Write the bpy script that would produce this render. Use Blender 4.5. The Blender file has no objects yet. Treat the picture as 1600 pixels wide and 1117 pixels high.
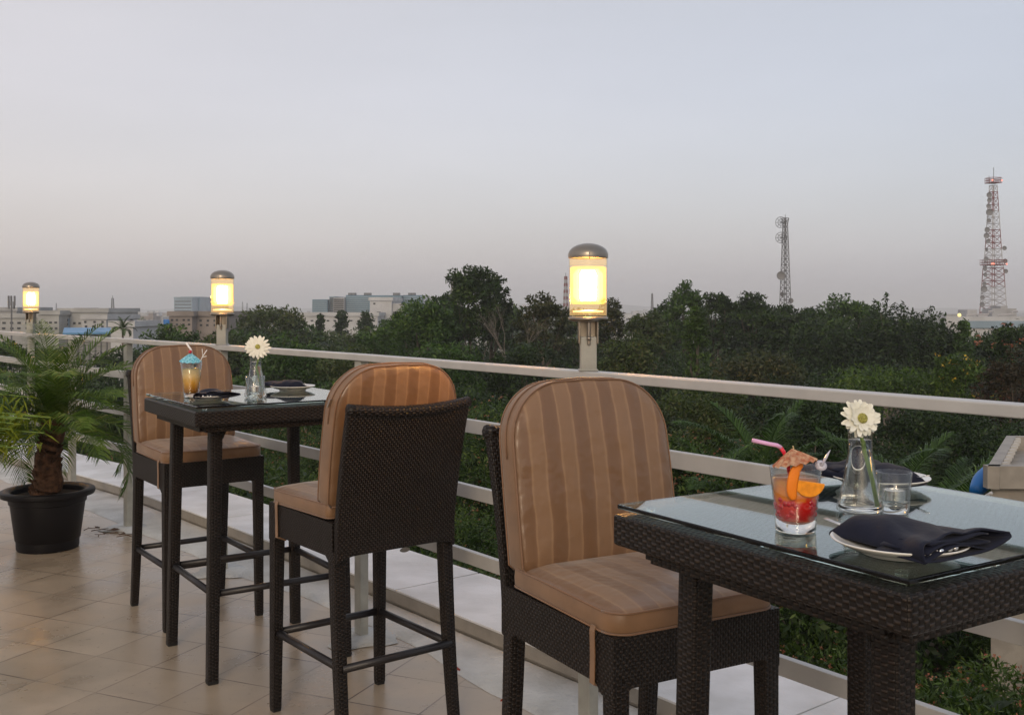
import bpy, math, random
import numpy as np
from mathutils import Vector, Matrix
R = math.radians
rnd = random.Random(7)
C = bpy.context.scene.collection

# ------------------------------------------------------------------ camera, sky, light, exposure
scn = bpy.context.scene
cam_d = bpy.data.cameras.new("camera"); cam = bpy.data.objects.new("camera", cam_d); C.objects.link(cam)
cam.location = (0, 0, 1.45); cam.rotation_euler = (R(90), 0, 0)
cam_d.sensor_width = 36; cam_d.lens = 36.0; cam_d.shift_y = -77.5/1600; cam_d.clip_start = .05; cam_d.clip_end = 20000
scn.camera = cam
SUN_EL, SUN_AZ = 24.0, 186.0         # soft warm light from behind the camera, as the shadows on chair and rails fall
w = bpy.data.worlds.new("World"); scn.world = w; w.use_nodes = True
nt = w.node_tree; nt.nodes.clear()
def wn(t, **k):
    n = nt.nodes.new(t)
    for a, b in k.items(): setattr(n, a, b)
    return n
sky = wn('ShaderNodeTexSky', sky_type='NISHITA', sun_disc=False, sun_elevation=R(SUN_EL), sun_rotation=R(SUN_AZ), air_density=1.2, dust_density=3.5, ozone_density=1.5)
bg1 = wn('ShaderNodeBackground'); bg1.inputs[1].default_value = .04
tc = wn('ShaderNodeTexCoord'); sx = wn('ShaderNodeSeparateXYZ')
rampE = wn('ShaderNodeValToRGB'); e = rampE.color_ramp
e.elements[0].position = 0.0; e.elements[0].color = (.56, .52, .535, 1)
e.elements[1].position = .30; e.elements[1].color = (.61, .58, .585, 1)
for p, c in ((.05, (.605, .565, .585, 1)), (.12, (.635, .595, .62, 1)), (.2, (.635, .60, .625, 1))):
    el = e.elements.new(p); el.color = c
el = e.elements.new(1.0); el.color = (.58, .565, .58, 1)
rampA = wn('ShaderNodeValToRGB'); a = rampA.color_ramp     # brighter, pinker toward the evening side
a.elements[0].position = .2; a.elements[0].color = (1.13, 1.06, 1.01, 1)
a.elements[1].position = .75; a.elements[1].color = (.83, .875, .94, 1)
mapx = wn('ShaderNodeMapRange'); mapx.inputs[1].default_value = -1; mapx.inputs[2].default_value = 1
nz = wn('ShaderNodeTexNoise'); nz.inputs['Scale'].default_value = 2.3; nz.inputs['Detail'].default_value = 4; nz.inputs['Roughness'].default_value = .5
mp = wn('ShaderNodeMapping'); mp.inputs['Scale'].default_value = (1, 1, 4.5)
mr = wn('ShaderNodeMapRange'); mr.inputs[1].default_value = .3; mr.inputs[2].default_value = .7; mr.inputs[3].default_value = .945; mr.inputs[4].default_value = 1.045
mul = wn('ShaderNodeVectorMath', operation='MULTIPLY'); mul2 = wn('ShaderNodeVectorMath', operation='SCALE')
bg2 = wn('ShaderNodeBackground'); bg2.inputs[1].default_value = .78
add = wn('ShaderNodeAddShader'); out = wn('ShaderNodeOutputWorld'); L = nt.links.new
L(tc.outputs['Generated'], sx.inputs[0]); L(sx.outputs['Z'], rampE.inputs[0]); L(sx.outputs['X'], mapx.inputs[0]); L(mapx.outputs[0], rampA.inputs[0])
L(tc.outputs['Generated'], mp.inputs[0]); L(mp.outputs[0], nz.inputs['Vector']); L(nz.outputs[0], mr.inputs[0])
L(rampE.outputs[0], mul.inputs[0]); L(rampA.outputs[0], mul.inputs[1]); L(mul.outputs[0], mul2.inputs[0]); L(mr.outputs[0], mul2.inputs['Scale'])
L(mul2.outputs[0], bg2.inputs[0]); L(sky.outputs[0], bg1.inputs[0]); L(bg1.outputs[0], add.inputs[0]); L(bg2.outputs[0], add.inputs[1]); L(add.outputs[0], out.inputs[0])
sd = bpy.data.lights.new("sun", 'SUN'); sd.energy = .62; sd.angle = R(12); sd.color = (1, .80, .58)
so = bpy.data.objects.new("sun", sd); C.objects.link(so)
sv = Vector((math.sin(R(SUN_AZ))*math.cos(R(SUN_EL)), math.cos(R(SUN_AZ))*math.cos(R(SUN_EL)), math.sin(R(SUN_EL))))
so.rotation_euler = sv.to_track_quat('Z', 'Y').to_euler()
vs = scn.view_settings; vs.view_transform = 'Standard'; vs.look = 'None'; vs.exposure = .2; vs.gamma = 1; vs.use_curve_mapping = False
scn.cycles.max_bounces = 10; scn.cycles.transparent_max_bounces = 16; scn.cycles.transmission_bounces = 8; scn.cycles.volume_bounces = 1
GROUND = -13.0
F0, HZ = 1600.0, 481.0
def at(px, D): return (px-800)/F0*D
def zat(py, D): return 1.45-(py-HZ)/F0*D

# ------------------------------------------------------------------ materials
def mat(name, col=(.5,.5,.5), rough=.6, metal=0, spec=.5, emit=None, estr=0, trans=0, ior=1.45, coat=0, sheen=0, vary=0, vscale=6, bump=0, bscale=40, col2=None, detail=4, alpha=None, ccoord='Object'):
    m = bpy.data.materials.new(name); m.use_nodes = True; t = m.node_tree; b = t.nodes['Principled BSDF']
    def s(k, v):
        if k in b.inputs: b.inputs[k].default_value = v
    s('Base Color', (*col, 1)); s('Roughness', rough); s('Metallic', metal); s('Specular IOR Level', spec); s('Transmission Weight', trans); s('IOR', ior); s('Coat Weight', coat); s('Sheen Weight', sheen)
    if emit: s('Emission Color', (*emit, 1)); s('Emission Strength', estr)
    if vary or bump:
        tcn = t.nodes.new('ShaderNodeTexCoord')
    if vary:
        n = t.nodes.new('ShaderNodeTexNoise'); n.inputs['Scale'].default_value = vscale; n.inputs['Detail'].default_value = detail
        t.links.new(tcn.outputs[ccoord], n.inputs['Vector'])
        r = t.nodes.new('ShaderNodeMapRange'); r.inputs[1].default_value = .35; r.inputs[2].default_value = .65
        t.links.new(n.outputs[0], r.inputs[0])
        mx = t.nodes.new('ShaderNodeMix'); mx.data_type = 'RGBA'
        c2 = col2 or tuple(c*(1-vary) for c in col); c1 = col if col2 else tuple(min(1, c*(1+vary)) for c in col)
        mx.inputs[6].default_value = (*c1, 1); mx.inputs[7].default_value = (*c2, 1)
        t.links.new(r.outputs[0], mx.inputs[0]); t.links.new(mx.outputs[2], b.inputs['Base Color'])
    if bump:
        n2 = t.nodes.new('ShaderNodeTexNoise'); n2.inputs['Scale'].default_value = bscale; n2.inputs['Detail'].default_value = 5
        t.links.new(tcn.outputs[ccoord], n2.inputs['Vector'])
        bp = t.nodes.new('ShaderNodeBump'); bp.inputs['Strength'].default_value = bump; bp.inputs['Distance'].default_value = .01
        t.links.new(n2.outputs[0], bp.inputs['Height']); t.links.new(bp.outputs[0], b.inputs['Normal'])
    return m
def mathn(t, op, a, b=None, clamp=False):
    n = t.nodes.new('ShaderNodeMath'); n.operation = op; n.use_clamp = clamp
    for i, v in enumerate((a, b)):
        if v is None: continue
        if isinstance(v, (int, float)): n.inputs[i].default_value = v
        else: t.links.new(v, n.inputs[i])
    return n.outputs[0]

def weave_mat(name, A=.0078, B=.0078, base=(.003,.0022,.002), hi=(.033,.0225,.017), rough=.38):
    m = bpy.data.materials.new(name); m.use_nodes = True; t = m.node_tree; b = t.nodes['Principled BSDF']
    uv = t.nodes.new('ShaderNodeUVMap'); s = t.nodes.new('ShaderNodeSeparateXYZ'); t.links.new(uv.outputs[0], s.inputs[0])
    nw = t.nodes.new('ShaderNodeTexNoise'); nw.inputs['Scale'].default_value = 26; nw.inputs['Detail'].default_value = 2; t.links.new(uv.outputs[0], nw.inputs['Vector'])
    sn = t.nodes.new('ShaderNodeSeparateColor'); t.links.new(nw.outputs['Color'], sn.inputs[0])
    u = mathn(t, 'DIVIDE', mathn(t, 'ADD', s.outputs[0], mathn(t, 'MULTIPLY', mathn(t, 'SUBTRACT', sn.outputs[0], .5), .006)), A); v = mathn(t, 'DIVIDE', mathn(t, 'ADD', s.outputs[1], mathn(t, 'MULTIPLY', mathn(t, 'SUBTRACT', sn.outputs[1], .5), .0028)), B)
    # basket weave: strands pass over in every other cell and dip under in the next
    fu = mathn(t, 'FRACT', u); fv = mathn(t, 'FRACT', v); iu = mathn(t, 'FLOOR', u); iv = mathn(t, 'FLOOR', v)
    par = mathn(t, 'ABSOLUTE', mathn(t, 'MODULO', mathn(t, 'ADD', iu, iv), 2.0))
    hu = mathn(t, 'POWER', mathn(t, 'SINE', mathn(t, 'MULTIPLY', fu, math.pi)), .45); hv = mathn(t, 'POWER', mathn(t, 'SINE', mathn(t, 'MULTIPLY', fv, math.pi)), .6)
    over = mathn(t, 'ADD', mathn(t, 'MULTIPLY', mathn(t, 'MULTIPLY', hu, hv), .75), .25)
    under = mathn(t, 'MULTIPLY', hu, .30)
    hh = mathn(t, 'ADD', mathn(t, 'MULTIPLY', over, par), mathn(t, 'MULTIPLY', under, mathn(t, 'SUBTRACT', 1.0, par)))
    wn_ = t.nodes.new('ShaderNodeTexWhiteNoise'); wn_.noise_dimensions = '2D'; cb = t.nodes.new('ShaderNodeCombineXYZ')
    t.links.new(iu, cb.inputs[0]); t.links.new(iv, cb.inputs[1]); t.links.new(cb.outputs[0], wn_.inputs['Vector'])
    k = mathn(t, 'MULTIPLY', mathn(t, 'POWER', hh, 1.3), mathn(t, 'ADD', mathn(t, 'MULTIPLY', wn_.outputs[0], .6), .5))
    mx = t.nodes.new('ShaderNodeMix'); mx.data_type = 'RGBA'; mx.inputs[6].default_value = (*base, 1); mx.inputs[7].default_value = (*hi, 1)
    t.links.new(k, mx.inputs[0]); t.links.new(mx.outputs[2], b.inputs['Base Color'])
    bp = t.nodes.new('ShaderNodeBump'); bp.inputs['Strength'].default_value = 1; bp.inputs['Distance'].default_value = .0045
    t.links.new(hh, bp.inputs['Height']); t.links.new(bp.outputs[0], b.inputs['Normal'])
    b.inputs['Roughness'].default_value = rough; b.inputs['Specular IOR Level'].default_value = .3
    return m

def stripe_mat(name, period=.088):
    m = bpy.data.materials.new(name); m.use_nodes = True; t = m.node_tree; b = t.nodes['Principled BSDF']
    uv = t.nodes.new('ShaderNodeUVMap'); s = t.nodes.new('ShaderNodeSeparateXYZ'); t.links.new(uv.outputs[0], s.inputs[0])
    mp_ = t.nodes.new('ShaderNodeMapping'); mp_.inputs['Scale'].default_value = (1, .22, 1); t.links.new(uv.outputs[0], mp_.inputs[0])
    n = t.nodes.new('ShaderNodeTexNoise'); n.inputs['Scale'].default_value = 60; n.inputs['Detail'].default_value = 5; t.links.new(mp_.outputs[0], n.inputs['Vector'])
    w1 = mathn(t, 'MULTIPLY', mathn(t, 'SUBTRACT', n.outputs[0], .5), .014)
    x = mathn(t, 'DIVIDE', mathn(t, 'ADD', s.outputs[0], w1), period)
    tri = mathn(t, 'MULTIPLY', mathn(t, 'ABSOLUTE', mathn(t, 'SUBTRACT', mathn(t, 'FRACT', x), .5)), 2.0)   # 0 centre .. 1 edge
    r = t.nodes.new('ShaderNodeValToRGB'); cr = r.color_ramp
    dark = (.172, .090, .042, 1); lit = (.226, .126, .063, 1); line = (.285, .168, .085, 1)
    cr.elements[0].position = 0; cr.elements[0].color = dark; cr.elements[1].position = 1; cr.elements[1].color = lit
    for p, c in ((.26, dark), (.44, (.190,.099,.048,1)), (.52, line), (.66, lit)):
        q = cr.elements.new(p); q.color = c
    t.links.new(tri, r.inputs[0])
    n3 = t.nodes.new('ShaderNodeTexNoise'); n3.inputs['Scale'].default_value = 900; n3.inputs['Detail'].default_value = 2; t.links.new(uv.outputs[0], n3.inputs['Vector'])
    mr_ = t.nodes.new('ShaderNodeMapRange'); mr_.inputs[1].default_value = .3; mr_.inputs[2].default_value = .7; mr_.inputs[3].default_value = .86; mr_.inputs[4].default_value = 1.14
    t.links.new(n3.outputs[0], mr_.inputs[0])
    sc = t.nodes.new('ShaderNodeVectorMath'); sc.operation = 'SCALE'; t.links.new(r.outputs[0], sc.inputs[0]); t.links.new(mr_.outputs[0], sc.inputs['Scale'])
    t.links.new(sc.outputs[0], b.inputs['Base Color'])
    rr = t.nodes.new('ShaderNodeMapRange'); rr.inputs[1].default_value = .4; rr.inputs[2].default_value = .6; rr.inputs[3].default_value = .30; rr.inputs[4].default_value = .44
    t.links.new(tri, rr.inputs[0]); t.links.new(rr.outputs[0], b.inputs['Roughness'])
    tco = t.nodes.new('ShaderNodeTexCoord'); n4 = t.nodes.new('ShaderNodeTexNoise'); n4.inputs['Scale'].default_value = 7; n4.inputs['Detail'].default_value = 3
    t.links.new(tco.outputs['Object'], n4.inputs['Vector'])
    bp = t.nodes.new('ShaderNodeBump'); bp.inputs['Strength'].default_value = .5; bp.inputs['Distance'].default_value = .035
    t.links.new(n4.outputs[0], bp.inputs['Height']); t.links.new(bp.outputs[0], b.inputs['Normal'])
    b.inputs['Sheen Weight'].default_value = .25
    return m

def thin_glass(name, tint=(.97,.98,.97), ior=1.5, rough=.0):
    m = bpy.data.materials.new(name); m.use_nodes = True; t = m.node_tree; t.nodes.remove(t.nodes['Principled BSDF'])
    o = t.nodes['Material Output']; tr = t.nodes.new('ShaderNodeBsdfTransparent'); tr.inputs[0].default_value = (*tint, 1)
    g = t.nodes.new('ShaderNodeBsdfGlossy'); g.inputs['Roughness'].default_value = rough; ge = t.nodes.new('ShaderNodeNewGeometry'); dt = t.nodes.new('ShaderNodeVectorMath'); dt.operation = 'DOT_PRODUCT'
    t.links.new(ge.outputs['Normal'], dt.inputs[0]); t.links.new(ge.outputs['Incoming'], dt.inputs[1])
    kf = mathn(t, 'POWER', mathn(t, 'SUBTRACT', 1.0, mathn(t, 'ABSOLUTE', dt.outputs['Value'])), 4.0)
    f0 = ((ior-1)/(ior+1))**2*1.6; fr_ = mathn(t, 'ADD', mathn(t, 'MULTIPLY', kf, .85), f0, clamp=True)
    mx = t.nodes.new('ShaderNodeMixShader'); t.links.new(fr_, mx.inputs[0]); t.links.new(tr.outputs[0], mx.inputs[1]); t.links.new(g.outputs[0], mx.inputs[2]); t.links.new(mx.outputs[0], o.inputs[0])
    return m

def leaf_mat(name, c1, c2, c3=None, scale=.5, trans=.25, rough=.5):
    m = bpy.data.materials.new(name); m.use_nodes = True; t = m.node_tree; b = t.nodes['Principled BSDF']
    tcn = t.nodes.new('ShaderNodeTexCoord'); n = t.nodes.new('ShaderNodeTexNoise'); n.inputs['Scale'].default_value = scale; n.inputs['Detail'].default_value = 3
    t.links.new(tcn.outputs['Object'], n.inputs['Vector'])
    g = t.nodes.new('ShaderNodeNewGeometry')
    k = mathn(t, 'ADD', mathn(t, 'MULTIPLY', mathn(t, 'SUBTRACT', n.outputs[0], .5), 1.8), mathn(t, 'ADD', mathn(t, 'MULTIPLY', g.outputs['Random Per Island'], .7), .15))
    r = t.nodes.new('ShaderNodeValToRGB'); cr = r.color_ramp; cr.elements[0].color = (*c1, 1); cr.elements[1].color = (*c2, 1); cr.elements[0].position = .15; cr.elements[1].position = .8
    if c3: q = cr.elements.new(.97); q.color = (*c3, 1)
    t.links.new(k, r.inputs[0]); t.links.new(r.outputs[0], b.inputs['Base Color']); b.inputs['Roughness'].default_value = rough; b.inputs['Specular IOR Level'].default_value = .3
    tl = t.nodes.new('ShaderNodeBsdfTranslucent'); t.links.new(r.outputs[0], tl.inputs[0]); mx = t.nodes.new('ShaderNodeMixShader'); mx.inputs[0].default_value = trans
    t.links.new(b.outputs[0], mx.inputs[1]); t.links.new(tl.outputs[0], mx.inputs[2]); t.links.new(mx.outputs[0], t.nodes['Material Output'].inputs[0])
    return m

def tile_mat():
    m = bpy.data.materials.new("floor_tiles"); m.use_nodes = True; t = m.node_tree; b = t.nodes['Principled BSDF']
    tcn = t.nodes.new('ShaderNodeTexCoord'); mp_ = t.nodes.new('ShaderNodeMapping'); mp_.vector_type = 'TEXTURE'
    mp_.inputs['Location'].default_value = (-1.573, 3.863, 0); mp_.inputs['Rotation'].default_value = (0, 0, R(-23.5))
    t.links.new(tcn.outputs['Object'], mp_.inputs[0])
    br = t.nodes.new('ShaderNodeTexBrick'); br.offset = 0; br.squash = 1
    for k, v in (('Scale', 1), ('Mortar Size', .0036), ('Mortar Smooth', .2), ('Brick Width', .305), ('Row Height', .305), ('Bias', 0)): br.inputs[k].default_value = v
    br.inputs['Color1'].default_value = (.325, .255, .18, 1); br.inputs['Color2'].default_value = (.39, .31, .222, 1); br.inputs['Mortar'].default_value = (.085, .055, .038, 1)
    t.links.new(mp_.outputs[0], br.inputs['Vector'])
    br2 = t.nodes.new('ShaderNodeTexBrick'); br2.offset = 0; br2.squash = 1
    for k, v in (('Scale', 1), ('Mortar Size', .0), ('Brick Width', .305), ('Row Height', .305), ('Bias', 0)): br2.inputs[k].default_value = v
    for k in ('Color1', 'Color2'): br2.inputs[k].default_value = br.inputs[k].default_value
    t.links.new(mp_.outputs[0], br2.inputs['Vector'])
    nj = t.nodes.new('ShaderNodeTexNoise'); nj.inputs['Scale'].default_value = 2.6; nj.inputs['Detail'].default_value = 3; t.links.new(tcn.outputs['Object'], nj.inputs['Vector'])
    rj = t.nodes.new('ShaderNodeMapRange'); rj.inputs[1].default_value = .38; rj.inputs[2].default_value = .62; rj.inputs[3].default_value = .15; rj.inputs[4].default_value = 1; t.links.new(nj.outputs[0], rj.inputs[0])
    mj = t.nodes.new('ShaderNodeMix'); mj.data_type = 'RGBA'; t.links.new(rj.outputs[0], mj.inputs[0]); t.links.new(br2.outputs['Color'], mj.inputs[6]); t.links.new(br.outputs['Color'], mj.inputs[7])
    n = t.nodes.new('ShaderNodeTexNoise'); n.inputs['Scale'].default_value = 1.7; n.inputs['Detail'].default_value = 7; n.inputs['Roughness'].default_value = .65; t.links.new(tcn.outputs['Object'], n.inputs['Vector'])
    r = t.nodes.new('ShaderNodeMapRange'); r.inputs[1].default_value = .3; r.inputs[2].default_value = .7; r.inputs[3].default_value = .74; r.inputs[4].default_value = 1.22; t.links.new(n.outputs[0], r.inputs[0])
    n5 = t.nodes.new('ShaderNodeTexNoise'); n5.inputs['Scale'].default_value = 38; n5.inputs['Detail'].default_value = 4; t.links.new(tcn.outputs['Object'], n5.inputs['Vector'])
    r5 = t.nodes.new('ShaderNodeMapRange'); r5.inputs[1].default_value = .64; r5.inputs[2].default_value = .76; r5.inputs[3].default_value = 1; r5.inputs[4].default_value = .62; t.links.new(n5.outputs[0], r5.inputs[0])
    sc = t.nodes.new('ShaderNodeVectorMath'); sc.operation = 'SCALE'; t.links.new(mj.outputs[2], sc.inputs[0]); t.links.new(mathn(t, 'MULTIPLY', r.outputs[0], r5.outputs[0]), sc.inputs['Scale'])
    t.links.new(sc.outputs[0], b.inputs['Base Color'])
    rr = t.nodes.new('ShaderNodeMapRange'); rr.inputs[1].default_value = .3; rr.inputs[2].default_value = .7; rr.inputs[3].default_value = .2; rr.inputs[4].default_value = .42; t.links.new(n.outputs[0], rr.inputs[0]); t.links.new(rr.outputs[0], b.inputs['Roughness'])
    n6 = t.nodes.new('ShaderNodeTexNoise'); n6.inputs['Scale'].default_value = 7; n6.inputs['Detail'].default_value = 2; t.links.new(tcn.outputs['Object'], n6.inputs['Vector'])
    hh = mathn(t, 'SUBTRACT', mathn(t, 'MULTIPLY', n6.outputs[0], .35), br.outputs['Fac'])
    bp = t.nodes.new('ShaderNodeBump'); bp.inputs['Strength'].default_value = .5; bp.inputs['Distance'].default_value = .003; t.links.new(hh, bp.inputs['Height']); t.links.new(bp.outputs[0], b.inputs['Normal'])
    return m

def grad_mat(name, stops, z0, z1, rough=.1, trans=.0, noise=.0, ior=1.34):
    m = bpy.data.materials.new(name); m.use_nodes = True; t = m.node_tree; b = t.nodes['Principled BSDF']
    tcn = t.nodes.new('ShaderNodeTexCoord'); s = t.nodes.new('ShaderNodeSeparateXYZ'); t.links.new(tcn.outputs['Object'], s.inputs[0])
    n = t.nodes.new('ShaderNodeTexNoise'); n.inputs['Scale'].default_value = 60; n.inputs['Detail'].default_value = 3; t.links.new(tcn.outputs['Object'], n.inputs['Vector'])
    z = mathn(t, 'ADD', mathn(t, 'DIVIDE', mathn(t, 'SUBTRACT', s.outputs[2], z0), z1-z0), mathn(t, 'MULTIPLY', mathn(t, 'SUBTRACT', n.outputs[0], .5), noise))
    r = t.nodes.new('ShaderNodeValToRGB'); cr = r.color_ramp; cr.elements[0].position = stops[0][0]; cr.elements[0].color = (*stops[0][1], 1); cr.elements[1].position = stops[-1][0]; cr.elements[1].color = (*stops[-1][1], 1)
    for p, c in stops[1:-1]: q = cr.elements.new(p); q.color = (*c, 1)
    t.links.new(z, r.inputs[0]); t.links.new(r.outputs[0], b.inputs['Base Color']); b.inputs['Roughness'].default_value = rough; b.inputs['Transmission Weight'].default_value = trans; b.inputs['IOR'].default_value = ior
    return m

M = {}
M['tile'] = tile_mat()
M['screed'] = mat('whitewashed_screed', (.60,.60,.58), .85, vary=.3, vscale=3.5, bump=.9, bscale=45, col2=(.40,.395,.37), detail=9)
M['panel'] = mat('white_ledge_panel', (.72,.725,.73), .5, vary=.1, vscale=4, bump=.2, bscale=30, col2=(.54,.54,.53), detail=12)
M['beam'] = mat('grey_beige_paint', (.27,.245,.21), .5, vary=.15, vscale=7, bump=.15, bscale=60, detail=6)
M['post'] = mat('grey_metal_paint', (.33,.325,.285), .42, vary=.12, vscale=14, bump=.05, bscale=90)
M['rail'] = mat('pale_metal_paint', (.46,.452,.435), .36, metal=.0, vary=.06, vscale=9, bump=.05, bscale=90, detail=6)
M['weave'] = weave_mat('woven_resin_wicker')
M['weave_table'] = weave_mat('woven_resin_wicker_table', A=.0125, B=.0066, hi=(.043,.030,.022))
M['weave_leg'] = weave_mat('woven_resin_leg', A=.0125, B=.0065)
M['tube'] = mat('dark_powder_coat', (.017,.015,.016), .38, bump=.05, bscale=120)
M['foot'] = mat('black_plastic', (.012,.012,.012), .5)
M['stripe'] = stripe_mat('satin_stripe_fabric')
M['satin'] = mat('plain_satin_fabric', (.205,.112,.055), .46, sheen=.2, vary=.12, vscale=14, bump=.25, bscale=11)
M['piping'] = mat('satin_piping', (.20,.106,.056), .5, sheen=.2)
M['zip'] = mat('zip_metal', (.6,.6,.6), .3, metal=1)
M['glasstop'] = mat('table_glass', (.70,.86,.80), .015, trans=1, ior=1.36)
M['thin'] = thin_glass('clear_glass')
M['lampglass'] = thin_glass('lamp_glass', (.99,.96,.90), 1.45)
M['solidglass'] = mat('thick_glass_base', (.97,.98,.98), .01, trans=1, ior=1.5)
M['water'] = mat('water', (.97,.99,.99), .0, trans=1, ior=1.33)
M['steel'] = mat('brushed_steel', (.30,.265,.22), .32, metal=1, vary=.1, vscale=20)
M['cutlery'] = mat('polished_cutlery', (.8,.8,.8), .08, metal=1)
M['lamp'] = mat('lamp_tube', (1,.8,.5), .4, emit=(1,.46,.11), estr=330)
M['lamp_in'] = mat('lamp_reflector', (1,.85,.6), .5, emit=(1,.58,.18), estr=1.3)
def glow_glass(name, tr, col, st):
    m = bpy.data.materials.new(name); m.use_nodes = True; t = m.node_tree; t.nodes.remove(t.nodes['Principled BSDF']); a = t.nodes.new('ShaderNodeBsdfTransparent'); a.inputs[0].default_value = (tr,tr,tr*.97,1)
    e_ = t.nodes.new('ShaderNodeEmission'); e_.inputs[0].default_value = (*col,1); e_.inputs[1].default_value = st; ad = t.nodes.new('ShaderNodeAddShader'); t.links.new(a.outputs[0], ad.inputs[0]); t.links.new(e_.outputs[0], ad.inputs[1]); t.links.new(ad.outputs[0], t.nodes['Material Output'].inputs[0]); return m
M['glow'] = glow_glass('lit_prismatic_glass', .80, (1,.52,.08), .8); M['glow3'] = glow_glass('lit_inner_glass', .8, (1,.66,.28), .85)
M['glow2'] = glow_glass('lit_lower_glass', .85, (1,.60,.20), .24)
M['napkin'] = mat('navy_napkin_cloth', (.009,.011,.024), .75, spec=.2, sheen=.06, vary=.12, vscale=20, bump=.3, bscale=18)
M['china'] = mat('white_china', (.78,.76,.70), .12, coat=.5)
M['petal'] = mat('cream_petal', (.82,.81,.70), .5, vary=.04, vscale=30)
M['flowerheart'] = mat('yellow_green_heart', (.45,.42,.10), .7, vary=.35, vscale=300, bump=.8, bscale=400)
M['stem'] = mat('green_stem', (.16,.26,.05), .45)
M['wax'] = mat('candle_wax', (.85,.84,.80), .4); M['alu'] = mat('tealight_cup', (.75,.75,.75), .25, metal=1)
M['pot'] = mat('black_plastic_pot', (.008,.0075,.009), .45, spec=.25, vary=.2, vscale=4, bump=.06, bscale=20)
M['soil'] = mat('potting_soil', (.03,.02,.014), .95, bump=1, bscale=60)
M['ptrunk'] = mat('palm_trunk_bark', (.085,.042,.022), .9, vary=.5, vscale=30, bump=1, bscale=70)
M['frond'] = leaf_mat('palm_leaflet', (.038,.085,.010), (.11,.19,.028), (.24,.29,.08), scale=3, trans=.3, rough=.42)
M['bamboo'] = leaf_mat('yellow_green_leaf', (.12,.18,.015), (.27,.33,.03), (.35,.38,.06), scale=4, trans=.35)
M['bark'] = mat('tree_bark', (.10,.08,.06), .9, vary=.3, vscale=3, bump=1, bscale=20)
M['paletwig'] = mat('pale_twig', (.22,.19,.16), .9)
M['dark'] = leaf_mat('dark_evergreen_leaf', (0.0098,0.0232,0.0050), (0.0321,0.0640,0.0125), (0.0629,0.1067,0.0188), scale=.35)
M['mid'] = leaf_mat('mid_green_leaf', (0.0189,0.0478,0.0068), (0.0603,0.1233,0.0181), (0.1119,0.1825,0.0302), scale=.35)
M['olive'] = leaf_mat('olive_leaf', (0.0231,0.0374,0.0087), (0.0665,0.1002,0.0214), (0.0940,0.0983,0.0334), scale=.4)
M['brown'] = leaf_mat('brownish_leaf', (0.0198,0.0291,0.0080), (0.0558,0.0672,0.0200), (0.0990,0.0840,0.0280), scale=.4)
M['brown_old'] = leaf_mat('russet_leaf', (0.0263,0.0225,0.0105), (0.0638,0.0495,0.0240), (0.1125,0.0562,0.0300), scale=.4)
M['bright'] = leaf_mat('bright_green_leaf', (0.0254,0.0536,0.0078), (0.0719,0.1317,0.0172), (0.1270,0.1853,0.0313), scale=.5)
M['red'] = leaf_mat('reddish_leaf', (0.0210,0.0225,0.0090), (0.0562,0.0390,0.0165), (0.1275,0.0450,0.0263), scale=.5)
M['feather'] = leaf_mat('feathery_leaf', (0.0174,0.0419,0.0051), (0.0631,0.1137,0.0161), (0.1342,0.1819,0.0365), scale=1.3)
M['blossom'] = leaf_mat('pink_orange_blossom', (.26,.085,.045), (.42,.19,.11), (.50,.30,.20), scale=4, trans=.3)
M['yblossom'] = leaf_mat('yellow_blossom', (.35,.22,.03), (.6,.42,.05), scale=3)
M['ground'] = mat('ground_earth_and_grass', (.045,.055,.022), .95, vary=.4, vscale=.02, col2=(.11,.10,.075), detail=9, bump=.3, bscale=2)
M['hill'] = mat('hill_scrub', (.07,.08,.05), .95, vary=.3, vscale=.004)
M['cream'] = mat('cream_render', (.35,.35,.335), .8, vary=.14, vscale=.35, detail=8)
M['white'] = mat('white_render', (.46,.46,.46), .8, vary=.12, vscale=.3, detail=8)
M['grey'] = mat('grey_render', (.33,.33,.33), .85, vary=.18, vscale=.3, detail=8)
M['brownwall'] = mat('brown_grey_render', (.24,.205,.18), .85, vary=.2, vscale=.3, detail=8)
M['conc'] = mat('raw_concrete', (.25,.245,.24), .9, vary=.2, vscale=.4, detail=8)
M['blueglass'] = mat('blue_curtain_glass', (.085,.17,.235), .18, vary=.2, vscale=.12)
M['bluepanel'] = mat('blue_grey_panel', (.22,.30,.36), .5, vary=.1, vscale=.2)
M['win'] = mat('dark_window_glass', (.03,.035,.04), .12)
M['blueroof'] = mat('blue_sheet_roof', (.10,.27,.48), .5, vary=.1, vscale=.5)
M['tank'] = mat('black_tank_plastic', (.012,.012,.014), .5)
M['bluetarp'] = mat('blue_plastic', (.01,.14,.42), .4, bump=.4, bscale=12)
M['tred'] = mat('tower_red_paint', (.20,.055,.05), .6); M['twhite'] = mat('tower_white_paint', (.40,.39,.39), .6); M['tgrey'] = mat('tower_galvanised', (.14,.14,.145), .6, metal=.3)
M['dish'] = mat('dish_grey', (.20,.20,.205), .6)
M['beacon'] = mat('red_beacon', (1,.2,.1), .5, emit=(1,.32,.22), estr=1.3)
M['dryleaf'] = mat('dry_leaf', (.10,.055,.03), .8, vary=.3, vscale=40); M['redleaf'] = mat('red_dry_leaf', (.30,.05,.03), .7)
M['straw'] = mat('pink_straw', (.75,.42,.66), .3); M['strawred'] = mat('red_straw', (.75,.03,.06), .3); M['strawwhite'] = mat('white_straw', (.85,.83,.80), .35)
M['parasol'] = mat('paper_parasol_brown', (.36,.10,.04), .7, vary=.6, vscale=150, col2=(.55,.34,.20)); M['parasolblue'] = mat('paper_parasol_blue', (.02,.30,.42), .5, vary=.6, vscale=160, col2=(.35,.68,.75))
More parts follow.
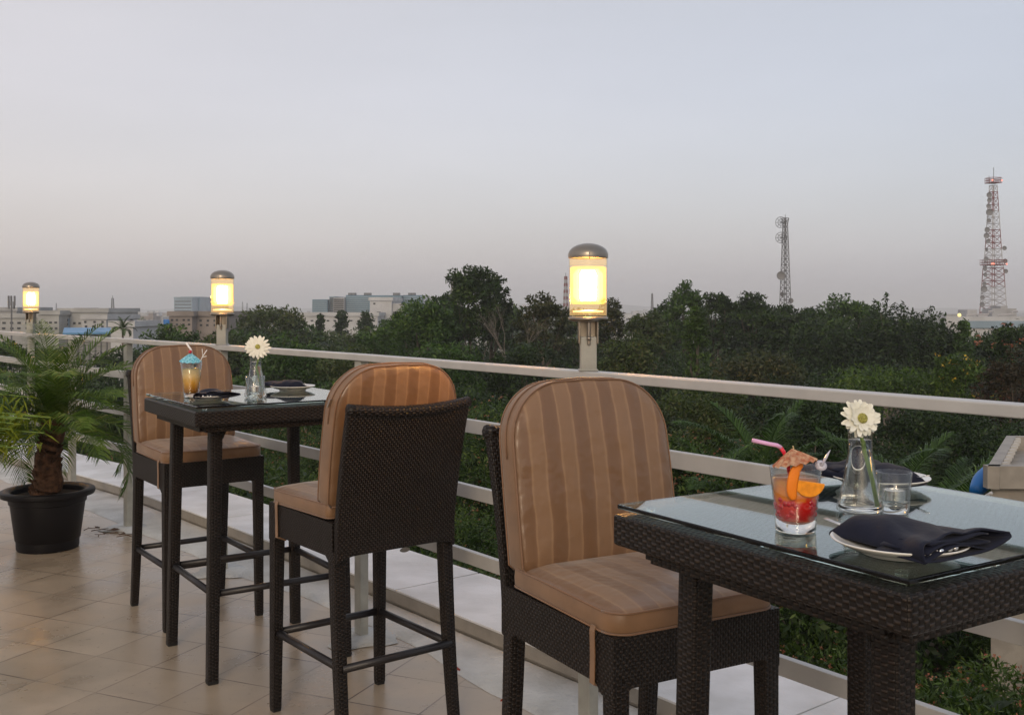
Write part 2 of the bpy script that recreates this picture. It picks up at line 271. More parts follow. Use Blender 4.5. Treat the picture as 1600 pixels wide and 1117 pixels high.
M['orange'] = mat('orange_peel', (.92,.24,.008), .45, bump=.3, bscale=500); M['flesh'] = mat('orange_flesh', (.92,.30,.012), .3, vary=.2, vscale=90)
M['wood'] = mat('cocktail_stick', (.7,.55,.3), .6); M['plastic'] = mat('clear_white_plastic', (.80,.78,.86), .2, trans=.4)
M['mint'] = leaf_mat('mint_leaf', (.04,.10,.015), (.10,.20,.03), scale=30)
M['cherry'] = mat('red_cherry', (.45,.01,.02), .15, coat=.6)
M['text'] = mat('dark_lettering', (.05,.045,.045), .7)

# ------------------------------------------------------------------ mesh helpers
class MB:
    def __init__(s): s.v = []; s.f = []; s.uv = None
    def add(s, v, f):
        o = len(s.v); s.v += [tuple(p) for p in v]; s.f += [tuple(i+o for i in q) for q in f]; return s
    def box(s, c, d, rz=0, bev=0):
        x, y, z = (k/2 for k in d); cs, sn = math.cos(rz), math.sin(rz); P = []
        for a in (-x, x):
            for b in (-y, y):
                for k in (-z, z): P.append((c[0]+a*cs-b*sn, c[1]+a*sn+b*cs, c[2]+k))
        return s.add(P, [(0,1,3,2),(4,6,7,5),(0,4,5,1),(2,3,7,6),(0,2,6,4),(1,5,7,3)])
    def sweep(s, path, sec, scales=None, cap=True, up=None):
        # sec: 2d points, path: 3d points; frame kept steady from up
        n = len(sec); P = [Vector(p) for p in path]; V = []; up = Vector(up or (0,0,1))
        for i, p in enumerate(P):
            t = (P[min(i+1, len(P)-1)]-P[max(i-1, 0)]).normalized()
            u = up if abs(t.dot(up)) < .95 else Vector((0,1,0))
            a = t.cross(u).normalized(); b = a.cross(t).normalized(); k = scales[i] if scales else 1
            for q in sec: V.append(p+a*q[0]*k+b*q[1]*k)
        F = []
        for i in range(len(P)-1):
            for j in range(n): F.append((i*n+j, i*n+(j+1) % n, (i+1)*n+(j+1) % n, (i+1)*n+j))
        if cap: F.append(tuple(reversed(range(n)))); F.append(tuple(range((len(P)-1)*n, len(P)*n)))
        return s.add(V, F)
    def tube(s, path, r, n=8, scales=None, cap=True):
        return s.sweep(path, [(math.cos(2*math.pi*k/n)*r, math.sin(2*math.pi*k/n)*r) for k in range(n)], scales, cap)
    def leg(s, p0, p1, w0, w1, rz=0, steps=2, bow=None):
        # square post with rounded corners, sections stay horizontal
        r = .22; sec = []
        for cx, cy, a0 in ((1,1,0),(-1,1,90),(-1,-1,180),(1,-1,270)):
            for k in range(3):
                a = R(a0+k*45); sec.append(((cx*(1-r)+math.cos(a)*r)/2, (cy*(1-r)+math.sin(a)*r)/2))
        V = []; n = len(sec)
        for i in range(steps+1):
            t = i/steps; k = (t if not bow else t+bow*t*(1-t)); ww = w0+(w1-w0)*t
            for q in sec:
                V.append((p0[0]+(p1[0]-p0[0])*k+(q[0]*math.cos(rz)-q[1]*math.sin(rz))*ww, p0[1]+(p1[1]-p0[1])*k+(q[0]*math.sin(rz)+q[1]*math.cos(rz))*ww, p0[2]+(p1[2]-p0[2])*t))
        F = [(i*n+j, i*n+(j+1) % n, (i+1)*n+(j+1) % n, (i+1)*n+j) for i in range(steps) for j in range(n)]
        F.append(tuple(reversed(range(n)))); F.append(tuple(range(steps*n, (steps+1)*n)))
        return s.add(V, F)
    def lathe(s, prof, n=32, c=(0,0,0), ang=2*math.pi):
        V = []; F = []
        m = len(prof)
        for k in range(n):
            a = 2*math.pi*k/n
            for r, z in prof: V.append((c[0]+r*math.cos(a), c[1]+r*math.sin(a), c[2]+z))
        for k in range(n):
            for j in range(m-1): F.append((k*m+j, ((k+1) % n)*m+j, ((k+1) % n)*m+j+1, k*m+j+1))
        return s.add(V, F)
    def prism(s, poly, z0, z1):
        n = len(poly); V = [(p[0], p[1], z0) for p in poly]+[(p[0], p[1], z1) for p in poly]
        F = [tuple(reversed(range(n))), tuple(range(n, 2*n))]+[(i, (i+1) % n, n+(i+1) % n, n+i) for i in range(n)]
        return s.add(V, F)
    def bar(s, a, b, r, n=4): return s.tube([a, b], r, n)
    def sphere(s, c, r, n=12, sq=(1,1,1)):
        prof = [(math.sin(math.pi*i/(n//2+2)), -math.cos(math.pi*i/(n//2+2))) for i in range(n//2+3)]
        V = []; F = []; m = len(prof)
        for k in range(n):
            a = 2*math.pi*k/n
            for q, z in prof: V.append((c[0]+r*q*math.cos(a)*sq[0], c[1]+r*q*math.sin(a)*sq[1], c[2]+r*z*sq[2]))
        for k in range(n):
            for j in range(m-1): F.append((k*m+j, ((k+1) % n)*m+j, ((k+1) % n)*m+j+1, k*m+j+1))
        return s.add(V, F)
    def xf(s, M4, start=0):
        for i in range(start, len(s.v)): s.v[i] = tuple(M4 @ Vector(s.v[i]))
        return s
    def build(s, name, m, parent=None, smooth=False, loc=None, uv=True, merge=False, angle=None):
        me = bpy.data.meshes.new(name); me.from_pydata(s.v, [], s.f)
        if merge:
            import bmesh
            bm = bmesh.new(); bm.from_mesh(me); bmesh.ops.remove_doubles(bm, verts=bm.verts, dist=1e-5); bmesh.ops.recalc_face_normals(bm, faces=bm.faces); bm.to_mesh(me); bm.free()
        if uv:
            ul = me.uv_layers.new(name='UVMap'); co = np.empty(len(me.vertices)*3); me.vertices.foreach_get('co', co); co = co.reshape(-1, 3)
            nl = len(me.loops); vi = np.empty(nl, int); me.loops.foreach_get('vertex_index', vi); pn = np.empty(len(me.polygons)*3); me.polygons.foreach_get('normal', pn); pn = np.abs(pn.reshape(-1, 3))
            lt = np.empty(len(me.polygons), int); me.polygons.foreach_get('loop_total', lt); ax = np.repeat(pn.argmax(1), lt); p = co[vi]
            U = np.where((ax == 0)[:, None], p[:, [1, 2]], np.where((ax == 1)[:, None], p[:, [0, 2]], p[:, [0, 1]]))
            ul.data.foreach_set('uv', U.ravel())
        if smooth: me.polygons.foreach_set('use_smooth', [True]*len(me.polygons))
        me.materials.append(m); o = bpy.data.objects.new(name, me); C.objects.link(o)
        if parent: o.parent = parent
        if loc: o.location = loc
        return o
def bevel(o, wd=.004, seg=2, ang=35):
    md = o.modifiers.new('bevel', 'BEVEL'); md.width = wd; md.segments = seg; md.limit_method = 'ANGLE'; md.angle_limit = R(ang); return o
def subsurf(o, n=2):
    md = o.modifiers.new('sub', 'SUBSURF'); md.levels = n; md.render_levels = n; return o
def smooth_ang(o, a=40):
    md = o.modifiers.new('es', 'EDGE_SPLIT'); md.split_angle = R(a); return o
def npmesh(name, V, F, m, parent=None, k=4):
    me = bpy.data.meshes.new(name); V = np.asarray(V, np.float32).reshape(-1, 3); F = np.asarray(F, np.int32).reshape(-1, k)
    me.vertices.add(len(V)); me.vertices.foreach_set('co', V.ravel()); me.loops.add(F.size); me.loops.foreach_set('vertex_index', F.ravel())
    me.polygons.add(len(F)); me.polygons.foreach_set('loop_start', np.arange(0, F.size, k, dtype=np.int32)); me.polygons.foreach_set('loop_total', np.full(len(F), k, np.int32))
    me.update(calc_edges=True); me.materials.append(m); o = bpy.data.objects.new(name, me); C.objects.link(o)
    if parent: o.parent = parent
    return o
def tag(o, label=None, cat=None, group=None, kind=None):
    if label: o['label'] = label
    if cat: o['category'] = cat
    if group: o['group'] = group
    if kind: o['kind'] = kind
    return o
def empty(name, loc=(0,0,0), rz=0, label=None, cat=None, group=None):
    o = bpy.data.objects.new(name, None); o.empty_display_size = .1; C.objects.link(o); o.location = loc; o.rotation_euler = (0, 0, rz); return tag(o, label, cat, group)
def copy_tree(o, parent=None):
    c = o.copy(); C.objects.link(c)
    if parent: c.parent = parent
    for ch in list(o.children): copy_tree(ch, c)
    return c

# ------------------------------------------------------------------ terrace
def offset_poly(P, d):
    out = []; n = len(P)
    for i in range(n):
        ns = []
        for a, b in ((i-1, i), (i, i+1)):
            if a < 0 or b >= n: continue
            t = (Vector(P[b])-Vector(P[a])).normalized(); ns.append(Vector((t.y, -t.x)))
        m = sum(ns, Vector((0, 0))); m.normalize(); k = d/max(.3, m.dot(ns[0])); out.append((P[i][0]+m.x*k, P[i][1]+m.y*k))
    return out
def ribbon(mb, P, o0, o1, z0, z1):
    A = offset_poly(P, o0); B = offset_poly(P, o1); n = len(P); V = []
    for i in range(n): V += [(*A[i], z0), (*B[i], z0), (*B[i], z1), (*A[i], z1)]
    F = [(0,1,2,3), tuple(4*(n-1)+k for k in (3,2,1,0))]
    for i in range(n-1):
        for k in range(4): F.append((4*i+k, 4*(i+1)+k, 4*(i+1)+(k+1) % 4, 4*i+(k+1) % 4))
    return mb.add(V, F)
def sample(P, s):
    for a, b in zip(P[:-1], P[1:]):
        l = math.hypot(b[0]-a[0], b[1]-a[1])
        if s <= l: return (a[0]+(b[0]-a[0])*s/l, a[1]+(b[1]-a[1])*s/l)
        s -= l
    return P[-1]
RAIL = [(2.9,-.29),(1.9,1.06),(1.08,2.16),(.245,3.295),(-.663,4.508),(-1.594,5.635),(-2.527,6.74),(-3.17,7.45),(-3.864,8.225),(-4.9,9.45),(-6.4,11.3)]
BEAM = [(3.6,-.25),(2.0,1.75),(.8,3.22),(-.059,4.296),(-.589,4.957),(-1.75,6.36),(-2.934,7.733),(-3.62,8.42),(-4.26,9.03),(-5.2,9.98),(-7.0,12.0)]
EDGE = [(3.2,-.6),(2.4,.55),(1.3,2.05),(.42,3.2),(-.097,3.886),(-.443,4.427),(-.78,4.83),(-1.11,5.20),(-1.45,5.5),(-1.708,5.815),(-2.05,6.2),(-2.396,6.60),(-3.095,7.39),(-3.9,8.2),(-4.8,9.15),(-6.4,11.0)]
FAR = offset_poly(BEAM, .50)
# floor slab
mb = MB(); poly = BEAM+[(-9,12.0),(-9,-5),(3.6,-5)]
mb.prism(poly, -.25, 0); fl = mb.build('terrace_floor', M['tile']); tag(fl, kind='structure')
mb = MB(); poly = EDGE+list(reversed(offset_poly(BEAM, .02)))
# screed strip as sheet: triangulate as ribbon between EDGE and BEAM samples
def plen(P): return sum(math.hypot(b[0]-a[0], b[1]-a[1]) for a, b in zip(P[:-1], P[1:]))
N = 90; V = []; F = []; le, lb = plen(EDGE), plen(BEAM)
for i in range(N+1):
    a = sample(EDGE, le*i/N*.9999); b = min((sample(BEAM, lb*k/400) for k in range(400)), key=lambda q: math.hypot(q[0]-a[0], q[1]-a[1])); j = (rnd.random()-.5)*.02
    a = (a[0]+j, a[1]+j*.5); m = ((a[0]+b[0])/2, (a[1]+b[1])/2)
    V += [(a[0], a[1], .001), (a[0]+(b[0]-a[0])*.1, a[1]+(b[1]-a[1])*.1, .014), (m[0], m[1], .016), (b[0]*1.0, b[1], .02)]
for i in range(N):
    for k in range(3): F.append((4*i+k, 4*i+k+1, 4*(i+1)+k+1, 4*(i+1)+k))
mb.add(V, F)
for px_, py_ in ((-.663,4.49),(-2.527,6.72),(.245,3.28),(-1.594,5.62)):   # screed collars round the post feet
    prof = [(.15,.003),(.12,.017),(.001,.019)]; st = len(mb.v); mb.lathe(prof, 18, (px_, py_, 0))
    for i in range(st, len(mb.v)):
        x, y, z = mb.v[i]; k = 1+.22*math.sin(i*1.7)*(z < .01); mb.v[i] = (px_+(x-px_)*k, py_+(y-py_)*k, z)
tag(mb.build('kerb_strip', M['screed'], smooth=True), kind='structure')
# ledge with white panels
led = empty('ledge', (0,0,0), 0, 'low ledge of white panels edged with a grey beige beam beyond the railing posts', 'ledge')
ribbon(MB(), BEAM, 0, .05, .018, .088)
mb = MB(); ribbon(mb, BEAM, 0.0, .06, .030, .088); bevel(mb.build('front_beam', M['beam'], led), .004)
mb = MB(); ribbon(mb, BEAM, .015, .06, -.02, .028); mb.build('shadow_plinth', M['beam'], led)
mb = MB(); ribbon(mb, BEAM, .46, .52, -.02, .084); mb.build('outer_beam', M['beam'], led)
s0 = 0
js = []
tl = plen(BEAM)
ref = min(range(2000), key=lambda k: math.hypot(sample(BEAM, tl*k/2000)[0]+.537, sample(BEAM, tl*k/2000)[1]-4.934))*tl/2000
s = ref-1.06*6
while s < tl:
    if s+1.06 > 0:
        a = max(s, 0)+.005; b = min(s+1.06, tl-.01)-.005
        if b-a > .1:
            pts = [sample(BEAM, a+(b-a)*k/5) for k in range(6)]; mb = MB(); ribbon(mb, pts, -.004, .50, .0885, .098)
            bevel(mb.build('panel', M['panel'], led), .002)
    s += 1.06
# terrace building below
bw = empty('terrace_building', (0,0,0), 0, 'building that carries the tiled terrace', 'building')
mb = MB(); mb.prism(FAR+[(-8.9,12.3),(-8.9,-4.9),(3.9,-4.9)], GROUND, -.26); mb.build('wall', M['cream'], bw)

# railing
rl = empty('railing', (0,0,0), 0, 'pale grey metal terrace railing with flat top rail and three lower rails', 'railing')
mb = MB(); ribbon(mb, RAIL, -.032, .032, 1.219, 1.247); bevel(mb.build('top_rail', M['rail'], rl), .003)
for z in (1.027, .778, .529):
    mb = MB(); ribbon(mb, RAIL, .022, .046, z-.05, z); bevel(mb.build('rail', M['rail'], rl), .002)
POSTS = [(1.118,2.118),(.245,3.295),(-.663,4.508),(-1.594,5.635),(-2.527,6.74),(-3.23,7.52),(-3.864,8.225),(-5.1,9.7)]
def rail_ang(p):
    i = min(range(len(RAIL)-1), key=lambda k: abs((RAIL[k][0]+RAIL[k+1][0])/2-p[0])); a, b = RAIL[i], RAIL[i+1]; return math.atan2(b[1]-a[1], b[0]-a[0])
for p in POSTS:
    mb = MB(); mb.box((p[0], p[1], .615), (.055, .042, 1.207), rail_ang(p)); bevel(mb.build('post', M['post'], rl), .004)
for p in POSTS:
    a_ = rail_ang(p); nx_, ny_ = math.sin(a_), -math.cos(a_)
    if nx_*p[0]+ny_*p[1] > 0: nx_, ny_ = -nx_, -ny_      # toward the terrace
    for z in (1.002, .753, .504):
        mb = MB(); mb.tube([(p[0]+nx_*.0205, p[1]+ny_*.0205, z), (p[0]+nx_*.025, p[1]+ny_*.025, z)], .0065, 8); mb.build('bolt', M['steel'], rl, smooth=True)
# lamps on the railing
def make_lamp(loc, label, tilt=0):
    t = empty('post_lamp', loc, 0, label, 'lamp', 'lit lamps along the railing')
    mb = MB(); mb.box((0,0,.055), (.052,.05,.110)); mb.box((0,0,.003), (.062,.06,.006)); bevel(mb.build('stem', M['post'], t), .003)
    mb = MB()
    for a in (-.029, .029): mb.box((a, 0, .125), (.005, .056, .075))
    mb.box((0,.026,.125), (.053,.004,.072)); mb.tube([(0,-.03,.085),(0,-.03,.172)], .006, 8); mb.sphere((0,-.034,.105), .008, 8); bevel(mb.build('bracket', M['steel'], t), .0015)
    mb = MB(); mb.lathe([(.001,.158),(.05,.158),(.063,.162),(.064,.172),(.058,.174),(.001,.174)], 36); mb.build('base_ring', M['steel'], t, smooth=True); smooth_ang(t.children[-1])
    mb = MB(); mb.lathe([(.0615,.172),(.0615,.364)], 40); mb.build('glass_tube', M['lampglass'], t, smooth=True)
    mb = MB(); mb.lathe([(.001,.225),(.022,.225),(.027,.238),(.027,.31),(.02,.323),(.001,.323)], 24); mb.build('light_source', M['lamp'], t, smooth=True)
    mb = MB(); mb.lathe([(.034,.222),(.048,.238),(.048,.312),(.034,.328)], 32); mb.build('inner_diffuser', M['glow3'], t, smooth=True)
    mb = MB(); mb.lathe([(.030,.224),(.037,.238),(.037,.312),(.030,.326)], 32); mb.build('core_diffuser', M['glow3'], t, smooth=True)
    mb = MB(); mb.lathe([(.050,.214),(.0585,.222),(.0585,.332),(.050,.336)], 36); mb.build('outer_diffuser', M['glow'], t, smooth=True)
    mb = MB(); mb.lathe([(.0595,.338),(.0595,.361)], 36); mb.build('upper_glass_band', M['glow2'], t, smooth=True)
    mb = MB(); mb.lathe([(.0595,.178),(.0595,.221)], 36); mb.build('lower_glass_band', M['glow2'], t, smooth=True)
    mb = MB(); mb.lathe([(.001,.186),(.048,.188),(.05,.193),(.001,.195)], 24); mb.build('reflector', M['lamp_in'], t, smooth=True)
    prof = [(.064,.362),(.065,.374)]+[(.064*math.cos(R(a)), .374+.036*math.sin(R(a))) for a in range(8, 90, 9)]+[(.0005,.41)]
    mb = MB(); mb.lathe(prof, 40); mb.lathe([(.058,.3635),(.001,.3635)], 30)
    mb.box((0,-.0635,.368), (.004,.003,.02)); mb.build('cap', M['steel'], t, smooth=True); smooth_ang(t.children[-1], 50)
    return t
make_lamp((.245,3.295,1.2475), 'largest lit glass lamp on the railing, above the striped stool by the glass table')
make_lamp((-1.594,5.635,1.2475), 'lit glass lamp on the railing just right of the drink with the blue umbrella')
make_lamp((-3.864,8.225,1.2475), 'smallest lit glass lamp at the far left above the potted palm')

# ------------------------------------------------------------------ bar stools
def superbox(mb, outline, y0, y1, puff=.012):
    pass
def cushion_back(parent):
    # D-shaped outline in x-z, thickness along y; local origin bottom centre
    W, Hh, T = .236, .472, .036
    out = [(-W+.012, 0), (-W, .012)]
    for k in range(1, 8): out.append((-W-.002*math.sin(k/8*3.14), .012+(.30)*k/8))
    for k in range(13):
        a = math.pi-math.pi/2*k/12; out.append((-W+.155+.155*math.cos(a)*1.0, .315+.148*math.sin(a)))
    out += [(-.035, Hh-.008), (0, Hh-.006)]
    out = out+[(-x, z) for x, z in reversed(out[:-1])]
    n = len(out); V = []; F = []
    def bend(x, y, z):  # follows the leaning frame
        return (x, y-.055*(max(z,0)/.475)**1.3, z)
    rings = [(0.86, -T-.010), (.955, -T-.004), (.995, -T+.002), (1.0, -T+.012), (1.003, 0), (1.0, T-.012), (.995, T-.002), (.955, T+.004), (.86, T+.010), (.55, T+.017), (.25, T+.019)]
    rings = [(.25, -T-.013), (.55, -T-.013)]+rings
    cx, cz = 0, Hh*.5
    for k, y in rings:
        for x, z in out: V.append(bend(cx+(x-cx)*k, y, cz+(z-cz)*k))
    for r in range(len(rings)-1):
        for j in range(n): F.append((r*n+j, r*n+(j+1) % n, (r+1)*n+(j+1) % n, (r+1)*n+j))
    F.append(tuple(range(n-1, -1, -1))); F.append(tuple(range((len(rings)-1)*n, len(rings)*n)))
    return out, bend, V, F
def make_stool():
    t = empty('bar_stool')
    X, Y = .212, .222
    LW = .044
    for sx_ in (-1, 1):
        mb = MB(); mb.leg((sx_*(X+.004), Y+.006, .012), (sx_*X, Y, .66), .034, LW, steps=6); g = mb.build('leg', M['weave_leg'], t, smooth=True); smooth_ang(g, 50)
        m2 = MB(); m2.leg((sx_*(X+.004), Y+.006, 0), (sx_*(X+.004), Y+.006, .013), .030, .033, steps=1); m2.build('foot_cap', M['foot'], g)
        mb = MB(); mb.leg((sx_*(X+.004), -Y-.055, .012), (sx_*X, -Y, .66), .034, LW, steps=8, bow=.55); g = mb.build('leg', M['weave_leg'], t, smooth=True); smooth_ang(g, 50)
        m2 = MB(); m2.leg((sx_*(X+.004), -Y-.055, 0), (sx_*(X+.004), -Y-.055, .013), .030, .033, steps=1); m2.build('foot_cap', M['foot'], g)
    # seat frame (apron with arched lower edge)
    mb = MB(); o = .022
    def apron(a, b, nrm):
        n = 20; V = []; F = []
        for i in range(n+1):
            k = i/n; x = a[0]+(b[0]-a[0])*k; y = a[1]+(b[1]-a[1])*k
            d = min(k, 1-k)*.44; zb = .640+(-.022*max(0, 1-(d-.02)/.025)**2 if d > .02 else -.022); zb = min(zb, .64)
            for off in (0, -.022):
                V += [(x+nrm[0]*off, y+nrm[1]*off, zb), (x+nrm[0]*off, y+nrm[1]*off, .752)]
        for i in range(n):
            q = 4*i; F += [(q, q+4, q+5, q+1), (q+2, q+3, q+7, q+6), (q+1, q+5, q+7, q+3), (q, q+2, q+6, q+4)]
        F += [(0,1,3,2), (4*n, 4*n+2, 4*n+3, 4*n+1)]
        mb.add(V, F)
    apron((-X-o, Y+o), (X+o, Y+o), (0,1)); apron((-X-o, -Y-.010), (-X-o, Y+o-.0225), (-1,0)); apron((X+o, -Y-.010), (X+o, Y+o-.0225), (1,0))
    mb.build('seat_frame', M['weave'], t, merge=True)
    mb = MB(); mb.box((0, .0, .735), (2*X-.01, 2*Y-.02, .02)); mb.build('seat_deck', M['weave'], t)
    # backrest: woven panel leaning back, slightly dished, reaching down to the apron edge
    n, mz = 16, 18; V = []; F = []
    def bp(u, z, off):
        k = max(0, (z-.70)/.425); x = u*(X+.018)*(1+.02*k)
        y = -Y-.012-.085*k**1.4+off-.018*(1-u*u)*k
        zz = z-(.016*(1-u*u) if z > 1.12 else 0)
        if z < .63: zz = .62+.022*(1-abs(u)**10)
        return (x, y, zz)
    for off in (0, -.03):
        for j in range(mz+1):
            z = .62+(1.128-.62)*j/mz
            for i in range(n+1): V.append(bp(-1+2*i/n, z, off))
    st = (n+1)*(mz+1)
    for j in range(mz):
        for i in range(n):
            a = j*(n+1)+i; F.append((a+1, a, a+n+1, a+n+2)); F.append((st+a, st+a+1, st+a+n+2, st+a+n+1))
    for j in range(mz):
        a = j*(n+1); F.append((a, st+a, st+a+n+1, a+n+1)); a += n; F.append((a, a+n+1, st+a+n+1, st+a))
    for i in range(n): F.append((i, i+1, st+i+1, st+i)); a = mz*(n+1)+i; F.append((a+1, a, st+a, st+a+1))
    mb = MB(); mb.add(V, F); bk = mb.build('backrest', M['weave'], t); bevel(bk, .006, 2, 50)
    mb = MB(); mb.tube([bp(-1+2*i/24, 1.128, -.015) for i in range(25)], .019, 8); mb.build('top_edge', M['weave_leg'], bk, smooth=True)
    # stretchers
    zs = .282
    for a, b in (((-X,Y+.003), (X,Y+.003)), ((-X,-Y-.038), (X,-Y-.038)), ((-X,Y), (-X,-Y-.036)), ((X,Y), (X,-Y-.036))):
        mb = MB(); mb.tube([(*a, zs), (*b, zs)], .0135, 12); mb.build('stretcher', M['tube'], t, smooth=True)
    # seat cushion
    W, D0, D1 = .232, -.20, .246; z0, z1 = .757, .808; pts = []
    rr = .05
    for cx, cy, a0, r_ in ((W,D1,0,rr),(-W,D1,90,rr),(-W,D0,180,.02),(W,D0,270,.02)):
        sx_ = 1 if cx > 0 else -1; sy_ = 1 if cy > 0 else -1
        for k in range(6):
            a = R(a0+k*18); pts.append((cx-sx_*r_+math.cos(a)*r_, cy-sy_*r_+math.sin(a)*r_))
    npt = len(pts); V = []; F = []
    rings = [(.3, z0-.002), (.9, z0-.001), (.985, z0+.002), (1.0, z0+.010), (1.004, (z0+z1)/2), (1.0, z1-.008), (.985, z1-.001), (.93, z1+.005), (.7, z1+.012), (.35, z1+.015)]
    for k, z in rings:
        for x, y in pts: V.append((x*k, .02+(y-.02)*k, z-(.006 if y > .15 and k > .9 else 0)))
    for r_ in range(len(rings)-1):
        for j in range(npt): F.append((r_*npt+j, r_*npt+(j+1) % npt, (r_+1)*npt+(j+1) % npt, (r_+1)*npt+j))
    F.append(tuple(range(npt-1, -1, -1))); F.append(tuple(range((len(rings)-1)*npt, len(rings)*npt)))
    mb = MB(); mb.add(V, F); cu = mb.build('seat_cushion', M['stripe'], t, smooth=True); cu.data.materials.append(M['satin'])
    for p_ in cu.data.polygons: p_.material_index = 1 if abs(p_.normal.z) < .55 else 0
    for z in (z0+.004, z1-.002):
        mb = MB(); P = [(x*1.0, .02+(y-.02)*1.0, z-(.006 if y > .15 else 0)) for x, y in pts]; P.append(P[0]); mb.tube(P, .0024, 6); mb.build('piping', M['piping'], cu, smooth=True)
    for sx_ in (-1, 1):
        mb = MB(); mb.sweep([(sx_*(W+.004), .172, z0+.006), (sx_*(W+.008), .172, z0-.006), (sx_*(W+.0065), .172, .70), (sx_*(W+.0065), .17, .636), (sx_*(W-.03), .168, .628)], [(-.009,-.0012),(.009,-.0012),(.009,.0012),(-.009,.0012)], up=(1,0,0)); mb.build('tie_strap', M['satin'], cu)
    # back cushion
    out, bend, V, F = cushion_back(t)
    mb = MB(); mb.add(V, F); cb = mb.build('back_cushion', M['stripe'], t, smooth=True, loc=(0, -.172, .800)); cb.data.materials.append(M['satin'])
    for p_ in cb.data.polygons: p_.material_index = 1 if abs(p_.normal.y) < .5 else 0
    cb.rotation_euler = (R(3), 0, 0)
    for yy in (-.036, .036):
        mb = MB(); P = [bend(x*1.0, yy*.98, .2375+(z-.2375)*1.0) for x, z in out]; P.append(P[0]); mb.tube(P, .0024, 6); mb.build('piping', M['piping'], cb, smooth=True)
    mb = MB(); P = [bend(x*1.012, 0, .2375+(z-.2375)*1.012) for x, z in out[8:-8]]; mb.tube(P, .0022, 5); mb.build('zip', M['piping'], cb, smooth=True)
    x, z = out[11]
    mb = MB(); st_ = len(mb.v); mb.sweep([bend(x*1.035, -.006, z*1.01), bend(x*1.05, .0, z*.97-.012)], [(-.006,-.0015),(.006,-.0015),(.006,.0015),(-.006,.0015)]); mb.build('zip_pull', M['zip'], cb)
    mb = MB(); st_ = 0
    mb.lathe([(.0005,0),(.019,0),(.019,.003),(.0005,.003)], 20); mb.xf(Matrix.Rotation(R(90), 4, 'X')); mb.v = [(a*1.0, b, c*.42) for a, b, c in mb.v]
    mb.build('metal_tag', M['steel'], t, loc=(.02, -.268, .637))
    return t
SB = make_stool(); SB.location = (-.542, 3.645, 0); SB.rotation_euler = (0, 0, R(38))
tag(SB, 'wicker bar stool seen from behind, striped cushion lit orange above its woven back', 'bar stool', 'wicker bar stools with striped cushions')
SA = copy_tree(SB); SA.location = (-1.505, 4.90, 0); SA.rotation_euler = (0, 0, R(36+180)); tag(SA, 'wicker bar stool beside the potted palm, behind the table with the yellow drink')
SC = copy_tree(SB); SC.location = (.300, 2.485, 0); SC.rotation_euler = (0, 0, R(29+180)); tag(SC, 'largest and nearest wicker bar stool, facing the table with the red and orange cocktail')

# ------------------------------------------------------------------ tables
TH = 1.08
def make_table(cx, cy, S, S2, ang, label):
    t = empty('bar_table', (cx, cy, 0), ang, label, 'bar table', 'glass topped wicker bar tables')
    h = S/2; g2 = S2/2
    mb = MB(); mb.box((0,0,TH-.005), (S,S2,.009)); g = mb.build('glass_top', M['glasstop'], t); bevel(g, .0025, 2)
    for a in (-1,1):
        for b in (-1,1): mb = MB(); mb.lathe([(.0005,TH-.0185),(.009,TH-.0185),(.009,TH-.0105),(.0005,TH-.0105)], 14, (a*(h-.045), b*(g2-.045), 0)); mb.build('glass_spacer', M['solidglass'], t, smooth=True)
    z1, z0 = TH-.019, TH-.078; o = h+.006; o2 = g2+.006
    mb = MB(); mb.box((0,0,(z0+z1)/2), (2*o,2*o2,z1-z0)); f = mb.build('top_frame', M['weave_table'], t); bevel(f, .007, 3)
    q = h-.045; q2 = g2-.045; mb = MB()
    for a, b, dx, dy in ((0,q2,2*q,.03),(0,-q2,2*q,.03),(q,0,.03,2*q2-.035),(-q,0,.03,2*q2-.035)): mb.box((a,b,z0-.0135), (dx,dy,.025))
    mb.build('under_apron', M['weave_table'], t)
    qi = h-.105; qj = g2-.105
    for a in (-1,1):
        for b in (-1,1):
            mb = MB(); mb.leg((a*(qi+.018), b*(qj+.018), .014), (a*qi, b*qj, z0-.001), .041, .048, steps=6); l = mb.build('leg', M['weave_leg'], t, smooth=True); smooth_ang(l, 50)
            m2 = MB(); m2.leg((a*(qi+.018), b*(qj+.018), 0), (a*(qi+.018), b*(qj+.018), .0145), .04, .043, steps=1); m2.build('foot_cap', M['foot'], l)
            m3 = MB()
            for dx, dy in ((-a,0),(0,-b)):   # rounded brackets under the frame
                V = []; F = []; n = 8
                for i in range(n+1):
                    k = i/n; r_ = .045*k; zz = z0-.0015-.055*(1-math.sqrt(1-(1-k)**2)) if k < 1 else z0-.0015
                    d = .025+.045*k
                    for w_ in (-.02, .02): V += [(a*qi+dx*d+(w_ if dx == 0 else 0), b*qj+dy*d+(w_ if dy == 0 else 0), z0-.001), (a*qi+dx*d+(w_ if dx == 0 else 0), b*qj+dy*d+(w_ if dy == 0 else 0), z0-.0015-.06*(1-k)**2)]
                for i in range(n):
                    e_ = 4*i; F += [(e_,e_+1,e_+5,e_+4),(e_+2,e_+6,e_+7,e_+3),(e_+1,e_+3,e_+7,e_+5)]
                m3.add(V, F)
            m3.build('bracket', M['weave_leg'], l)
    zs = .342; k_ = qi+.018*.68; l_ = qj+.018*.68
    for a, b in (((-k_,l_),(k_,l_)), ((-k_,-l_),(k_,-l_)), ((-k_,-l_),(-k_,l_)), ((k_,-l_),(k_,l_))):
        mb = MB(); mb.tube([(*a, zs), (*b, zs)], .0135, 12); mb.build('stretcher', M['tube'], t, smooth=True)
    return t
make_table(-1.080, 4.342, .735, .721, R(34), 'glass topped wicker bar table with the yellow drink, between the two far stools')
make_table(.655, 1.846, .676, .64, R(32.3), 'nearest glass topped wicker bar table with the red and orange cocktail')

